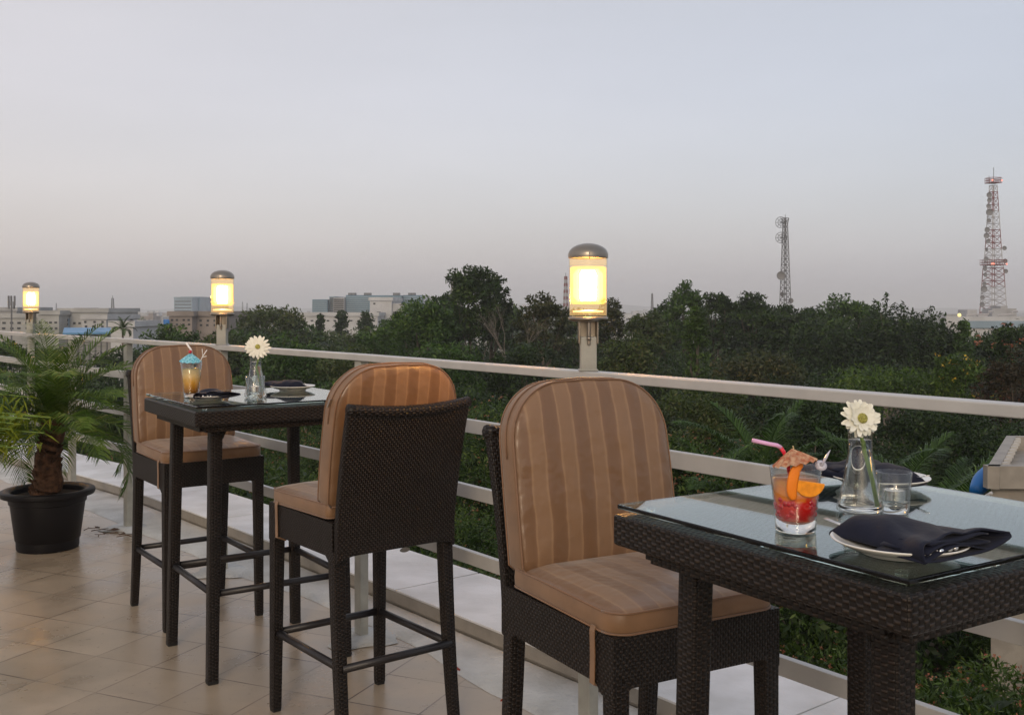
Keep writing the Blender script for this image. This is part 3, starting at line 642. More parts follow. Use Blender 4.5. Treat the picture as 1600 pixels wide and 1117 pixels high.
# ------------------------------------------------------------------ table ware
def make_vase(loc, label, k=1.0, flower_off=(-.002,-.006,.178), fr=.037, flab=''):
    t = empty('flower_vase', loc, 0, label, 'vase', 'flask vases on the tables'); t.scale = (k,k,k)
    outp = [(.001,.0),(.036,.0),(.041,.004),(.041,.012),(.036,.03),(.028,.07),(.0235,.098),(.0215,.106),(.021,.145),(.0222,.148)]
    mb = MB(); mb.lathe(outp, 40); mb.build('glass', M['thin'], t, smooth=True)
    mb = MB(); mb.lathe([(.0005,.004),(.036,.004),(.0385,.010),(.034,.03),(.026,.07),(.0218,.098),(.0198,.106),(.0195,.131),(.0005,.130)], 40); mb.build('water', M['water'], t, smooth=True)
    f = empty('flower', tuple(Vector(loc)), 0, flab, 'flower', 'white daisies in the vases'); f.scale = (k,k,k)
    fo = Vector(flower_off)
    mb = MB(); P = [(.022,-.006,.012),(.015,-.007,.06),(.004,-.008,.11),(fo.x+.002,fo.y+.012,.15),(fo.x,fo.y+.012,fo.z-.004),(fo.x,fo.y+.004,fo.z)]; mb.tube(P, .0034, 8); mb.build('stem', M['stem'], f, smooth=True)
    mb = MB(); rot = Matrix.Translation(fo) @ Matrix.Rotation(R(74), 4, 'X') @ Matrix.Rotation(R(8), 4, 'Y')
    def petal(a, L_, w_, lift, z):
        w_ = w_*1.12
        n = 5; V = []; F = []
        for i in range(n+1):
            q = i/n; ww = w_*(.35+.65*math.sin(math.pi*min(1, q*.62+.18)))*(1 if q < .8 else (1-(q-.8)*2.6)); r_ = .003+q*(L_-.003)
            zz = z+lift*q*q
            for sgn in (-1, 0, 1): V.append((r_*math.cos(a)-sgn*ww*math.sin(a), r_*math.sin(a)+sgn*ww*math.cos(a), zz+(-.0012 if sgn == 0 else 0)))
        for i in range(n):
            for j in range(2): F.append((3*i+j, 3*i+j+1, 3*i+j+4, 3*i+j+3))
        mb.add(V, F)
    for layer, (np_, L_, lf, z) in enumerate(((17, fr, -.004, 0), (15, fr*.93, .002, .0015), (15, fr*.62, .003, .003))):
        for i in range(np_): petal(2*math.pi*(i+.4*layer)/np_+rnd.uniform(-.08,.08), L_*rnd.uniform(.88,1.06), .0050, lf+rnd.uniform(-.003,.003), z)
    mb.xf(rot); mb.build('petals', M['petal'], f, smooth=True)
    mb = MB(); mb.sphere((0,0,.005), .0095, 16, (1,1,.42)); mb.xf(rot); mb.build('flower_heart', M['flowerheart'], f, smooth=True)
    return t
ZT = TH+.0005
make_vase((.631,1.856,ZT), 'clear flask vase with water on the nearest glass table', 1, (-.001,-.01,.170), .037, 'white daisy in the vase on the nearest glass table')
make_vase((-1.060,4.235,ZT), 'clear flask vase with water on the far glass table', 1.12, (.010,-.01,.186), .047, 'cream white daisy in the vase on the far glass table')
def make_candle(loc, label, k=1):
    t = empty('candle_glass', loc, 0, label, 'candle glass', 'tealight glasses'); t.scale = (k,k,k)
    mb = MB(); mb.lathe([(.001,.0),(.024,.0),(.026,.003),(.0315,.074),(.0300,.0745),(.0245,.0115),(.001,.0102)], 36); mb.build('glass', M['thin'], t, smooth=True)
    mb = MB(); mb.lathe([(.001,.001),(.0235,.001),(.0262,.022),(.001,.0215)], 30); mb.build('glass_base', M['solidglass'], t, smooth=True)
    mb = MB(); mb.lathe([(.0005,.024),(.0195,.024),(.0195,.041),(.0186,.041),(.018,.038)], 28); c = mb.build('tealight', M['alu'], t, smooth=True); smooth_ang(c)
    mb = MB(); mb.lathe([(.018,.0382),(.010,.0398),(.0005,.0395)], 24); mb.tube([(0,0,.039),(.0006,0,.050)], .0006, 5); mb.build('wax', M['wax'], c, smooth=True)
    return t
make_candle((.690,1.850,ZT), 'tealight in a clear glass beside the vase on the nearest table')
make_candle((-1.045,4.165,ZT), 'clear tealight glass in front of the vase on the far table', 1.25)
def parasol(mb, c, r, axis, n=16, drop=.35, folds=.12):
    ax = Vector(axis).normalized(); q = Vector((0,0,1)).rotation_difference(ax).to_matrix().to_4x4(); M4 = Matrix.Translation(Vector(c)) @ q; V = [(0,0,0)]; F = []
    for ring in (.5, 1.0):
        for i in range(2*n):
            a = 2*math.pi*i/(2*n); rr = r*ring*(1 if i % 2 else .96); V.append((rr*math.cos(a), rr*math.sin(a), -r*drop*ring**1.1+(folds*r*ring if i % 2 else 0)))
    m = 2*n
    for i in range(m): F.append((0, 1+i, 1+(i+1) % m)); F.append((1+i, 1+m+i, 1+m+(i+1) % m, 1+(i+1) % m))
    mb.add([M4 @ Vector(v) for v in V], F)
# red and orange cocktail
g = empty('cocktail', (.471,1.701,ZT), 0, 'red and orange cocktail with orange slice, paper umbrella and pink straw', 'cocktail')
mb = MB(); mb.lathe([(.0325,.0),(.0330,.004),(.0360,.045),(.0425,.106),(.0412,.1065),(.0345,.046),(.0322,.022)], 44); mb.build('glass', M['thin'], g, smooth=True)
mb = MB(); mb.lathe([(.0005,.0),(.031,.0),(.0322,.003),(.0325,.019),(.0005,.0175)], 40); mb.build('glass_base', M['solidglass'], g, smooth=True)
M['drink'] = grad_mat('red_orange_drink', ((.0,(.75,.12,.06)),(.12,(.80,.02,.02)),(.42,(.80,.03,.02)),(.56,(.90,.25,.02)),(.85,(.92,.42,.08)),(1.0,(.90,.36,.12))), .02, .09, rough=.06, trans=.12, noise=.55)
mb = MB(); mb.lathe([(.0005,.0205),(.0315,.0205),(.0345,.050),(.0385,.088),(.0005,.0885)], 40); mb.build('drink', M['drink'], g, smooth=True)
mb = MB()
def slice_half(mb, c, r, th, rot, ang=math.pi, n=18):
    V = []; F = []
    for s_ in (-th/2, th/2):
        V.append((0, s_, 0))
        for i in range(n+1): a = ang*i/n; V.append((r*math.cos(a), s_, r*math.sin(a)))
    m = n+2
    for i in range(n): F.append((0, 1+i, 2+i)); F.append((m, m+2+i, m+1+i)); F.append((1+i, m+1+i, m+2+i, 2+i))
    F.append((0, m, m+1, 1)); F.append((0, n+1, m+n+1, m)); M4 = Matrix.Translation(Vector(c)) @ rot
    mb.add([M4 @ Vector(v) for v in V], F)
P = []
for i in range(15):
    a = R(100+170*i/14); P.append((-.002+.010*math.cos(a)*.6, -.046, .083+.030*math.sin(a)))
P = [(.004,-.034,.114),(-.004,-.038,.115),(-.012,-.041,.106),(-.016,-.0425,.092),(-.018,-.042,.078),(-.017,-.041,.066),(-.012,-.041,.058)]
mb = MB(); mb.sweep(P, [(-.010,-.0022),(.010,-.0022),(.010,.0022),(-.010,.0022)], [.5,.8,1,1,1,.9,.5], up=(0,1,0)); op = mb.build('orange_peel', M['orange'], g, smooth=True); subsurf(op, 1)
mb = MB(); slice_half(mb, (.011,-.0405,.088), .025, .004, Matrix.Rotation(R(188), 4, 'Y') @ Matrix.Rotation(R(4), 4, 'Z')); bevel(mb.build('orange_slice', M['flesh'], g), .001)
mb = MB()
for i in range(46):
    a = rnd.uniform(0, 6.28); zb_ = rnd.uniform(.027,.058); rr = .0285+.0030*(zb_-.02)/.03; mb.sphere((rr*math.cos(a), rr*math.sin(a), zb_), rnd.uniform(.0042,.006), 8)
mb.build('berries', M['cherry'], g, smooth=True)
sp = [(.004,.004,.03),(-.014,-.004,.11),(-.021,-.006,.131)]
mb = MB(); mb.tube(sp+[(-.027,-.007,.139)], .0033, 10); mb.build('straw', M['strawred'], g, smooth=True)
mb = MB(); mb.tube([(-.026,-.007,.1385),(-.033,-.0075,.1425),(-.045,-.008,.1445),(-.074,-.009,.151)], .0035, 10); mb.build('straw_end', M['straw'], g, smooth=True)
mb = MB(); parasol(mb, (-.010,-.014,.138), .037, (-.16,.10,.9), 14, .72, .10); u = mb.build('paper_umbrella', M['parasol'], g)
mb = MB(); mb.tube([(-.008,-.014,.142),(.016,.018,.05)], .0011, 6); mb.build('umbrella_stick', M['wood'], u)
mb = MB(); mb.lathe([(.0005,0),(.009,.001),(.010,.004),(.004,.006)], 14); mb.xf(Matrix.Translation((.036,-.018,.109)) @ Matrix.Rotation(R(50), 4, 'X')); mb.sweep([(.036,-.02,.109),(.046,-.018,.126),(.052,-.018,.136)], [(-.003,-.001),(.003,-.001),(.003,.001),(-.003,.001)], [1,1.1,.2]); mb.build('swizzle_pick', M['plastic'], g, smooth=True)
# yellow drink
g = empty('tall_drink', (-1.328,4.24,ZT), 0, 'tall amber yellow drink with blue paper umbrella and white straw on the far table', 'cocktail')
mb = MB(); mb.lathe([(.029,.0),(.030,.004),(.0345,.06),(.0435,.145),(.0425,.1455),(.033,.06),(.0285,.018)], 36); mb.build('glass', M['thin'], g, smooth=True)
mb = MB(); mb.lathe([(.0005,.0),(.028,.0),(.0292,.003),(.0292,.017),(.0005,.016)], 30); mb.build('glass_base', M['solidglass'], g, smooth=True)
M['amber'] = grad_mat('amber_drink', ((.0,(.50,.18,.01)),(.35,(.72,.36,.04)),(.7,(.78,.54,.20)),(.9,(.72,.56,.26)),(1.0,(.24,.28,.07))), .018, .125, rough=.15, trans=.1, noise=.12)
mb = MB(); mb.lathe([(.0005,.0185),(.0285,.0185),(.033,.06),(.0395,.12),(.0005,.121)], 30); mb.build('drink', M['amber'], g, smooth=True)
mb = MB()
for i in range(16):
    a = 6.28*i/16+rnd.random()*.3; r0 = .024; c = Vector((r0*math.cos(a), r0*math.sin(a), .124+rnd.uniform(0,.012))); d = Vector((math.cos(a+rnd.random()), math.sin(a+rnd.random()), rnd.uniform(-.2,.5)))*.012; n_ = Vector((-d.y,d.x,0)).normalized()*.006
    mb.add([c-d, c+n_, c+d, c-n_], [(0,1,2,3)])
mb.build('mint_leaves', M['mint'], g)
mb = MB(); parasol(mb, (0,-.008,.184), .045, (.05,-.1,.95), 12, .85, .08); mb.build('paper_umbrella', M['parasolblue'], g)
mb = MB(); mb.tube([(.012,.004,.05),(.002,.0,.178),(-.001,0,.196),(-.022,0,.226)], .004, 8); mb.build('straw', M['strawwhite'], g, smooth=True)
mb = MB(); mb.sphere((0,-.014,.188), .008, 10); mb.build('cherry', M['cherry'], g, smooth=True)
mb = MB(); mb.tube([(.036,-.01,.14),(.052,-.01,.172),(.068,-.01,.196)], .0018, 6); mb.tube([(.046,-.01,.165),(.066,-.01,.170)], .0018, 6); mb.tube([(.05,-.01,.172),(.048,-.01,.20)], .0012, 6); mb.build('swizzle_stick', M['strawwhite'], g, smooth=True)

def make_setting(x, y, ang, lab_p, lab_n, k=1, nk=.85, off=(0,0)):
    p = empty('plate', (x, y, ZT), 0, lab_p, 'plate', 'white plates under the napkins'); p.scale = (k,k,k)
    mb = MB(); mb.lathe([(.0005,.002),(.052,.002),(.054,.0),(.058,.0),(.06,.004),(.082,.010),(.098,.0185),(.1,.0205),(.098,.0215),(.08,.0135),(.058,.0085),(.0005,.008)], 56); mb.build('dish', M['china'], p, smooth=True)
    kp = k; k = nk; nx, ny = x+off[0], y+off[1]; nroot = empty('napkin', (nx, ny, ZT+.010*kp), ang, lab_n, 'napkin', 'navy napkins on the plates'); nroot.scale = (k,k,k)
    nu, nt_ = 22, 40; V = []; F = []
    for i in range(nu+1):
        u_ = i/nu; yy = .105-.215*u_
        wd = .052+.058*u_**1.1; cx = .010*math.sin(u_*3)+.022*u_
        ht = (.022+.018*math.sin(math.pi*min(1, u_*1.15+.12))**1.5)*(1 if u_ > .06 else .45+.55*u_/.06)
        for j in range(nt_):
            a = 2*math.pi*j/nt_; c_, s_ = math.cos(a), math.sin(a)
            px_ = cx+wd*math.copysign(abs(c_)**.85, c_)
            zt = ht*(abs(s_)**.75)*(1-.32*u_*max(0, c_)) if s_ > 0 else -.004*abs(s_)
            zt += .0035*math.sin(px_*75+u_*7)*u_*(s_ > 0)+.002*math.sin(u_*19+c_*4)*(s_ > .1)
            tip = .034*max(0, c_)**5*u_**4; lowz = .012*(max(0, c_)**4)*u_**3
            V.append((px_+tip, yy+.012*u_*s_-.006*u_*u_*abs(c_), .006+zt+lowz+(.010*u_**2 if s_ > 0 else 0)))
    for i in range(nu):
        for j in range(nt_): F.append((i*nt_+j, i*nt_+(j+1) % nt_, (i+1)*nt_+(j+1) % nt_, (i+1)*nt_+j))
    F.append(tuple(range(nt_-1, -1, -1)))
    mb = MB(); mb.add(V, F); o = mb.build('folded_cloth', M['napkin'], nroot, smooth=True); sm = o.modifiers.new('s', 'SOLIDIFY'); sm.thickness = .0028; sm.offset = -1
    # inner folds at the open end
    mb = MB()
    for zz, w_, sh_, e_ in ((.016, .088, .018, .004), (.024, .080, .026, .0), (.009, .094, .010, .008)):
        V = []; F = []; n_ = 18
        for jj in range(4):
            for i in range(n_+1):
                q = -1+2*i/n_; V.append((sh_+w_*q, -.02-.030*jj-(e_ if jj == 3 else 0), zz+.008*math.sin(q*3.2+zz*200)*(.3+.25*jj)*.6-.008*q*q+.006))
        for jj in range(3):
            for i in range(n_): a = jj*(n_+1)+i; F.append((a, a+1, a+n_+2, a+n_+1))
        mb.add(V, F)
    o = mb.build('inner_fold', M['napkin'], nroot, smooth=True); sm = o.modifiers.new('s', 'SOLIDIFY'); sm.thickness = .0028
    for i, dx in enumerate((-.036, -.012, .004)):
        c = empty('cutlery', (nx, ny, ZT+.010*kp), ang, ('fork', 'knife', 'spoon')[i]+' handle tip in the napkin '+lab_n.split('plate ')[1].replace('at the near corner of the nearest table', 'nearest the camera'), 'cutlery', 'cutlery wrapped in the napkins'); c.scale = (k,k,k)
        mb = MB(); mb.sweep([(dx*.5, .08, .016), (dx, -.04, .016), (dx+.002, -.100, .017), (dx+.002, -.113, .0175)], [(.0055*math.cos(q*.7854), .003*math.sin(q*.7854)) for q in range(8)], [.7,.8,1.1,1.0]); mb.sphere((dx+.002,-.113,.0175), .0066, 10, (1,.7,.62)); mb.build('handle', M['cutlery'], c, smooth=True)
        if i == 0:
            mb = MB()
            for q in range(3): mb.tube([(-.026+q*.004, .085, .020), (-.034+q*.004, .112, .026), (-.040+q*.0042, .128, .031)], .0009, 5)
            mb.build('tines', M['cutlery'], c, smooth=True)
make_setting(.585, 1.548, R(33), 'white plate under the navy napkin at the near corner of the nearest table', 'navy napkin on the plate at the near corner of the nearest table', off=(-.004,.002))
make_setting(.765, 2.13, R(33+165), 'white plate under the navy napkin at the far side of the nearest table', 'navy napkin on the plate behind the vase on the nearest table')
make_setting(-1.225, 4.13, R(20), 'white plate under the navy napkin beside the yellow drink', 'navy napkin on the plate beside the yellow drink', .9, .72)
make_setting(-.985, 4.60, R(36+170), 'white plate under the navy napkin beyond the vase on the far table', 'navy napkin on the plate beyond the vase on the far table', 1.0, .8)

# ------------------------------------------------------------------ palms
def frond_geo(mb_v, mb_f, base, az, el0, length, droop, nl=34, ll=.17, lw=.006, rng=rnd, stem_w=.004):
    # arching rachis with two rows of leaflets (quads)
    pts = []; p = Vector(base); el = el0; n = 14; st = length/n
    for i in range(n+1):
        pts.append(p.copy()); d = Vector((math.cos(az)*math.cos(el), math.sin(az)*math.cos(el), math.sin(el))); p = p+d*st; el -= droop/n*(1+1.2*i/n)
    side = Vector((-math.sin(az), math.cos(az), 0))
    def quad(a, b, c, d): o = len(mb_v); mb_v.extend([tuple(a), tuple(b), tuple(c), tuple(d)]); mb_f.append((o, o+1, o+2, o+3))
    for i in range(n):
        w_ = stem_w*(1-.75*i/n); t = (pts[i+1]-pts[i]).normalized(); up = side.cross(t).normalized()
        for q in (side, up): quad(pts[i]-q*w_, pts[i+1]-q*w_*.9, pts[i+1]+q*w_*.9, pts[i]+q*w_)
    for k in range(nl):
        q = .16+.84*k/nl; f = q*n; i = min(n-1, int(f)); pos = pts[i].lerp(pts[i+1], f-i); t = (pts[i+1]-pts[i]).normalized(); up = side.cross(t); up = up if up.z > 0 else -up
        L_ = ll*(math.sin(math.pi*(.18+.74*q))**.8)*rng.uniform(.85,1.1)
        for s_ in (-1, 1):
            d = (side*s_*rng.uniform(.85,1.05)+t*(.55+.5*q)+up*rng.uniform(.12,.42)).normalized(); a = pos; m = pos+d*L_*.5; e_ = m+(d+Vector((0,0,-.45-.3*rng.random()))).normalized()*L_*.5
            wv = t.cross(d).cross(d).normalized()*lw*.5+up*lw*.15
            o = len(mb_v); mb_v.extend([tuple(a-wv*.6), tuple(a+wv*.6), tuple(m+wv), tuple(m-wv), tuple(e_+wv*.15), tuple(e_-wv*.15)]); mb_f.append((o, o+1, o+2, o+3)); mb_f.append((o+3, o+2, o+4, o+5))
pp = empty('potted_palm', (-2.81, 6.2, 0), 0, 'small feathery palm with rough brown trunk in a black plastic pot', 'potted plant')
mb = MB(); mb.lathe([(.001,.0),(.172,.0),(.176,.01),(.178,.055),(.183,.06),(.211,.275),(.218,.28),(.222,.314),(.262,.322),(.268,.335),(.266,.352),(.255,.358),(.225,.356),(.205,.345),(.20,.30),(.001,.295)], 56); pot = mb.build('pot', M['pot'], pp, smooth=True); smooth_ang(pot, 40)
mb = MB(); mb.lathe([(.206,.318),(.12,.328),(.001,.333)], 30); mb.build('soil', M['soil'], pp, smooth=True)
mb = MB(); n = 18
P = [(-.02+.055*k/n+.012*math.sin(k*.5), 0, .31+.44*k/n) for k in range(n+1)]
mb.tube(P, .076, 14, [1.2-.5*k/n+.05*math.sin(k*2.1) for k in range(n+1)])
for k in range(150):   # old leaf-base stubs
    q = rnd.random(); a = k*2.4; c = Vector((-.02+.055*q, 0, .32+.46*q)); r_ = .076*(1.18-.48*q); d = Vector((math.cos(a), math.sin(a), 0)); s_ = Vector((-d.y, d.x, 0))
    b_ = c+d*r_*.85; mb.add([b_-s_*.016, b_+s_*.016, b_+d*.02+Vector((0,0,.032))+s_*.007, b_+d*.02+Vector((0,0,.032))-s_*.007, b_+Vector((0,0,.03))], [(0,1,2,3),(1,4,2),(0,3,4),(3,2,4)])
mb.build('trunk', M['ptrunk'], pp)
fr_rng = random.Random(3)
for k in range(44):
    az = k*2.39996+fr_rng.uniform(-.2,.2); q = k/44; el = R(88-q*80)+fr_rng.uniform(-.12,.12); v, f = [], []
    frond_geo(v, f, (.035+.02*math.cos(az), .02*math.sin(az), .745-.05*q), az, el, fr_rng.uniform(.54,.66)*(1.2-.14*q), R(38+52*q)*fr_rng.uniform(.75,1.2)*(1.0 if math.sin(az) > -.5 or q < .5 else .55), nl=44, ll=.19, lw=.0062, rng=fr_rng)
    mb = MB(); mb.v = v; mb.f = f; mb.build('frond', M['frond'], pp, uv=False)
# yellow-green bamboo-like plant whose leaves reach in from the left edge
bp_ = empty('leafy_plant', (-3.16, 5.6, 0), 0, 'yellow green bamboo like plant reaching in at the left edge', 'potted plant')
mb = MB(); mb.lathe([(.001,0),(.13,0),(.17,.27),(.19,.28),(.19,.30),(.165,.30),(.15,.26),(.001,.25)], 36); mb.build('pot', M['pot'], bp_, smooth=True)
mb = MB(); mb2v, mb2f = [], []
for k in range(26):
    a = rnd.uniform(-.6,.35) if k < 20 else rnd.uniform(0,6.28); L_ = rnd.uniform(.28,.52); h = rnd.uniform(.45,.78); P = [Vector((math.cos(a)*.05, math.sin(a)*.05, .25)), Vector((math.cos(a)*.12*L_*3, math.sin(a)*.1, .25+h*.6)), Vector((math.cos(a)*L_*.75, math.sin(a)*L_*.4, .25+h*.95)), Vector((math.cos(a)*(L_+.12), math.sin(a)*L_*.5, .25+h*.92))]
    mb.tube(P, .0035, 5)
    for j in range(26):
        q = rnd.uniform(.4,1); f = q*3; i = min(2, int(f)); p = P[i].lerp(P[i+1], f-i); d = Vector((rnd.uniform(-1,1), rnd.uniform(-1,1), rnd.uniform(-.9,.7))).normalized(); ll = rnd.uniform(.06,.12); wv = d.cross(Vector((rnd.random(),rnd.random(),1))).normalized()*.008
        o = len(mb2v); m = p+d*ll*.45; e_ = p+d*ll+Vector((0,0,-.02)); mb2v += [tuple(p), tuple(m+wv), tuple(e_), tuple(m-wv)]; mb2f.append((o,o+1,o+2,o+3))
mb.build('stems', M['stem'], bp_, smooth=True); mb = MB(); mb.v = mb2v; mb.f = mb2f; mb.build('leaves', M['bamboo'], bp_, uv=False)

# fallen leaves and twigs on the floor
def flat_leaf(x, y, ln, ang, m, label, grp=None, curl=.006):
    mb = MB(); V = []; F = []; n = 6
    for i in range(n+1):
        q = i/n; w_ = ln*.22*math.sin(math.pi*min(1, q*.95+.03))
        for s_ in (-1,0,1): V.append((ln*(q-.5), s_*w_, .004+curl*(abs(s_)+.6*math.sin(q*5))+.001))
    for i in range(n):
        for j in range(2): F.append((3*i+j, 3*i+j+1, 3*i+j+4, 3*i+j+3))
    mb.add(V, F); o = mb.build('fallen_leaf', m, loc=(x, y, .017)); o.rotation_euler = (0, 0, ang); tag(o, label, 'leaf', grp); return o
flat_leaf(-.235, 4.06, .07, R(-30), M['redleaf'], 'red dry leaf on the white kerb strip between the stool legs')
flat_leaf(-.012, 3.72, .06, R(5), M['redleaf'], 'thin reddish leaf by the foot of the nearest stool')
for x, y, l, a in ((-2.62,6.58,.16,.2),(-2.50,6.48,.12,-.4),(-2.72,6.62,.10,.9),(-2.40,6.40,.14,.1),(-2.58,6.44,.09,1.5)):
    mb = MB(); mb.tube([(-l/2,0,.006),(-.1*l,.015,.012),(l*.2,-.01,.008),(l/2,.012,.014)], .003, 5, [1,.9,.7,.3]); mb.tube([(-.1*l,.015,.012),(.1*l,.05,.008)], .002, 5)
    V = [(l*.2,-.01,.009),(l*.35,.02,.016),(l*.6,.0,.01),(l*.4,-.03,.006)]; mb.add(V, [(0,1,2,3)])
    o = mb.build('dry_twig', M['dryleaf'], loc=(x, y, .016)); o.rotation_euler = (0,0,a); tag(o, 'dry brown twig lying by the foot of the railing post beside the palm', 'twig', 'dry twigs by the post foot')

# ------------------------------------------------------------------ trees
rg = np.random.default_rng(11)
def leaf_cloud(centers, radii, counts, leaf, squash=.8, seed=None, droop=0, aspect=.42):
    """small rhombic leaves scattered through clumps; returns V,F"""
    n = int(sum(counts)); c = np.repeat(centers, counts, 0); r = np.repeat(radii, counts)
    d = rg.normal(size=(n, 3)); d /= np.linalg.norm(d, axis=1, keepdims=True); rr = r*(rg.random(n)**.36)
    p = c+d*rr[:, None]*np.array([1, 1, squash])
    ax = rg.normal(size=(n, 3))+d*.9; ax[:, 2] -= droop; ax /= np.linalg.norm(ax, axis=1, keepdims=True)
    nm = rg.normal(size=(n, 3))*.8+np.array([0, 0, .9]); sd_ = np.cross(ax, nm); sd_ /= (np.linalg.norm(sd_, axis=1, keepdims=True)+1e-9)
    L_ = (leaf*(.6+.8*rg.random(n)))[:, None]; W_ = L_*aspect
    V = np.stack([p-ax*L_*.5, p+sd_*W_*.5-ax*L_*.05, p+ax*L_*.5, p-sd_*W_*.5-ax*L_*.05], 1).reshape(-1, 3)
    F = np.arange(4*n).reshape(-1, 4); return V, F
def limb(mb, a, b, r0, r1, seg=5, wob=.08):
    a, b = Vector(a), Vector(b); L_ = (b-a).length; P = []
    for i in range(seg+1):
        q = i/seg; P.append(a.lerp(b, q)+Vector((rnd.uniform(-1,1), rnd.uniform(-1,1), 0))*wob*L_*math.sin(q*3.14)*.4)
    mb.tube(P, 1, 7, [r0+(r1-r0)*i/seg for i in range(seg+1)])
def tree(name, px, D, ytop, wpx, m, label, ybot=None, leaf=None, shape='round', blossom=None, nb=0, dens=1.0, group='trees below the terrace', base=None, sub=None, nclump=None, trunkm=None, gaps=0.0):
    x = at(px, D); zt = zat(ytop, D); Rr = wpx/2/F0*D; zb = zat(ybot, D) if ybot else zt-Rr*2.2; gz = GROUND if base is None else base
    zb = max(zb, gz+1); Hc = zt-zb; lf = leaf or max(.06, D*.0040)
    t = empty(name, (x, D, gz), 0, label, 'tree', group); c0 = np.array([0, 0, (zt+zb)/2-gz]); sc = np.array([Rr, Rr, Hc/2])
    nc = nclump or int(62*max(1, Hc/(2*Rr))**.7)
    d = rg.normal(size=(nc, 3)); d /= np.linalg.norm(d, axis=1, keepdims=True); d[:, 2] = np.where(d[:, 2] < -.8, -d[:, 2]*.7, d[:, 2])
    q = .55+.42*rg.random(nc)
    if shape == 'round': cen = c0+d*q[:, None]*sc
    elif shape == 'spire':
        hgt = rg.random(nc); prof = (1-hgt)**.65*.85+.05; a_ = rg.random(nc)*6.283; rr = prof*np.sqrt(rg.random(nc))
        cen = np.stack([rr*np.cos(a_)*Rr, rr*np.sin(a_)*Rr, zb-gz+hgt*Hc*.97], 1)
    elif shape == 'column':
        hgt = rg.random(nc); prof = np.minimum(1, (1-hgt)*3+.25)*.85; a_ = rg.random(nc)*6.283; rr = prof*np.sqrt(rg.random(nc))
        cen = np.stack([rr*np.cos(a_)*Rr, rr*np.sin(a_)*Rr, zb-gz+hgt*Hc*.97], 1)
    elif shape == 'flat':
        a_ = rg.random(nc)*6.283; rr = np.sqrt(rg.random(nc)); cen = np.stack([rr*np.cos(a_)*Rr, rr*np.sin(a_)*Rr, zt-gz-Hc*.12-Hc*.75*rr**2*rg.random(nc)-Hc*.1*rg.random(nc)], 1)
    elif shape == 'spiky':   # crown of many upright plumes
        a_ = rg.random(nc)*6.283; rr = np.sqrt(rg.random(nc))*.95; top = (1-.45*rr**2)*(.82+.22*rg.random(nc)); cs = []
        for i in range(nc):
            nl = 5
            for j in range(nl): cs.append((rr[i]*np.cos(a_[i])*Rr, rr[i]*np.sin(a_[i])*Rr, zb-gz+Hc*top[i]*(.35+.65*j/(nl-1))))
        cen = np.array(cs)
    k = .27 if shape in ('round', 'flat') else .24
    if shape == 'spiky': k = .13
    if shape in ('spire', 'column'): k = .30
    nn = len(cen); rad = Rr*k*(.6+.8*rg.random(nn))
    if shape == 'spiky': rad = np.tile(np.array([1.5,1.3,1.15,.95,.7]), nc)*Rr*k*np.repeat(.8+.5*rg.random(nc), 5)
    # keep the top at its height
    area = math.pi*Rr*Hc/2*(1.35 if shape != 'flat' else 1.6); tot = int(dens*area/(lf*lf*.21)*4.2); tot = min(tot, 60000)
    wts = rad**2; cnt = np.maximum(4, (tot*wts/wts.sum()).astype(int))
    V, F = leaf_cloud(cen, rad, cnt, lf, squash=.72 if shape != 'spiky' else 1.7, droop=.5 if shape == 'column' else 0)
    zz = V[:, 2].max()
    npmesh('crown', V, F, m, t)
    mb = MB(); tr = max(.12, Rr*.07); cz = zb-gz+Hc*.25
    limb(mb, (0,0,0), (0,0,cz), tr, tr*.6, 6, .04)
    for i in range(9 if shape in ('round','flat') else 4):
        j = rg.integers(nn); limb(mb, (0,0,cz*rnd.uniform(.7,1)), tuple(cen[j]*np.array([.9,.9,.98])), tr*.5, tr*.12, 5)
    mb.build('trunk', trunkm or M['bark'], t, smooth=True, uv=False)
    if blossom:
        bc = []; nbv = nb
        j = rg.integers(nn, size=nbv); dd = rg.normal(size=(nbv, 3)); dd[:, 2] = abs(dd[:, 2])*.8; dd[:, 1] -= .5; dd /= np.linalg.norm(dd, axis=1, keepdims=True); bc = cen[j]+dd*rad[j][:, None]*.97
        V, F = leaf_cloud(bc, np.full(nbv, lf*.9), np.full(nbv, 7), lf*.55, aspect=.9); npmesh('blossoms', V, F, blossom, t)
    return t
G1 = 'trees across the park below the terrace'
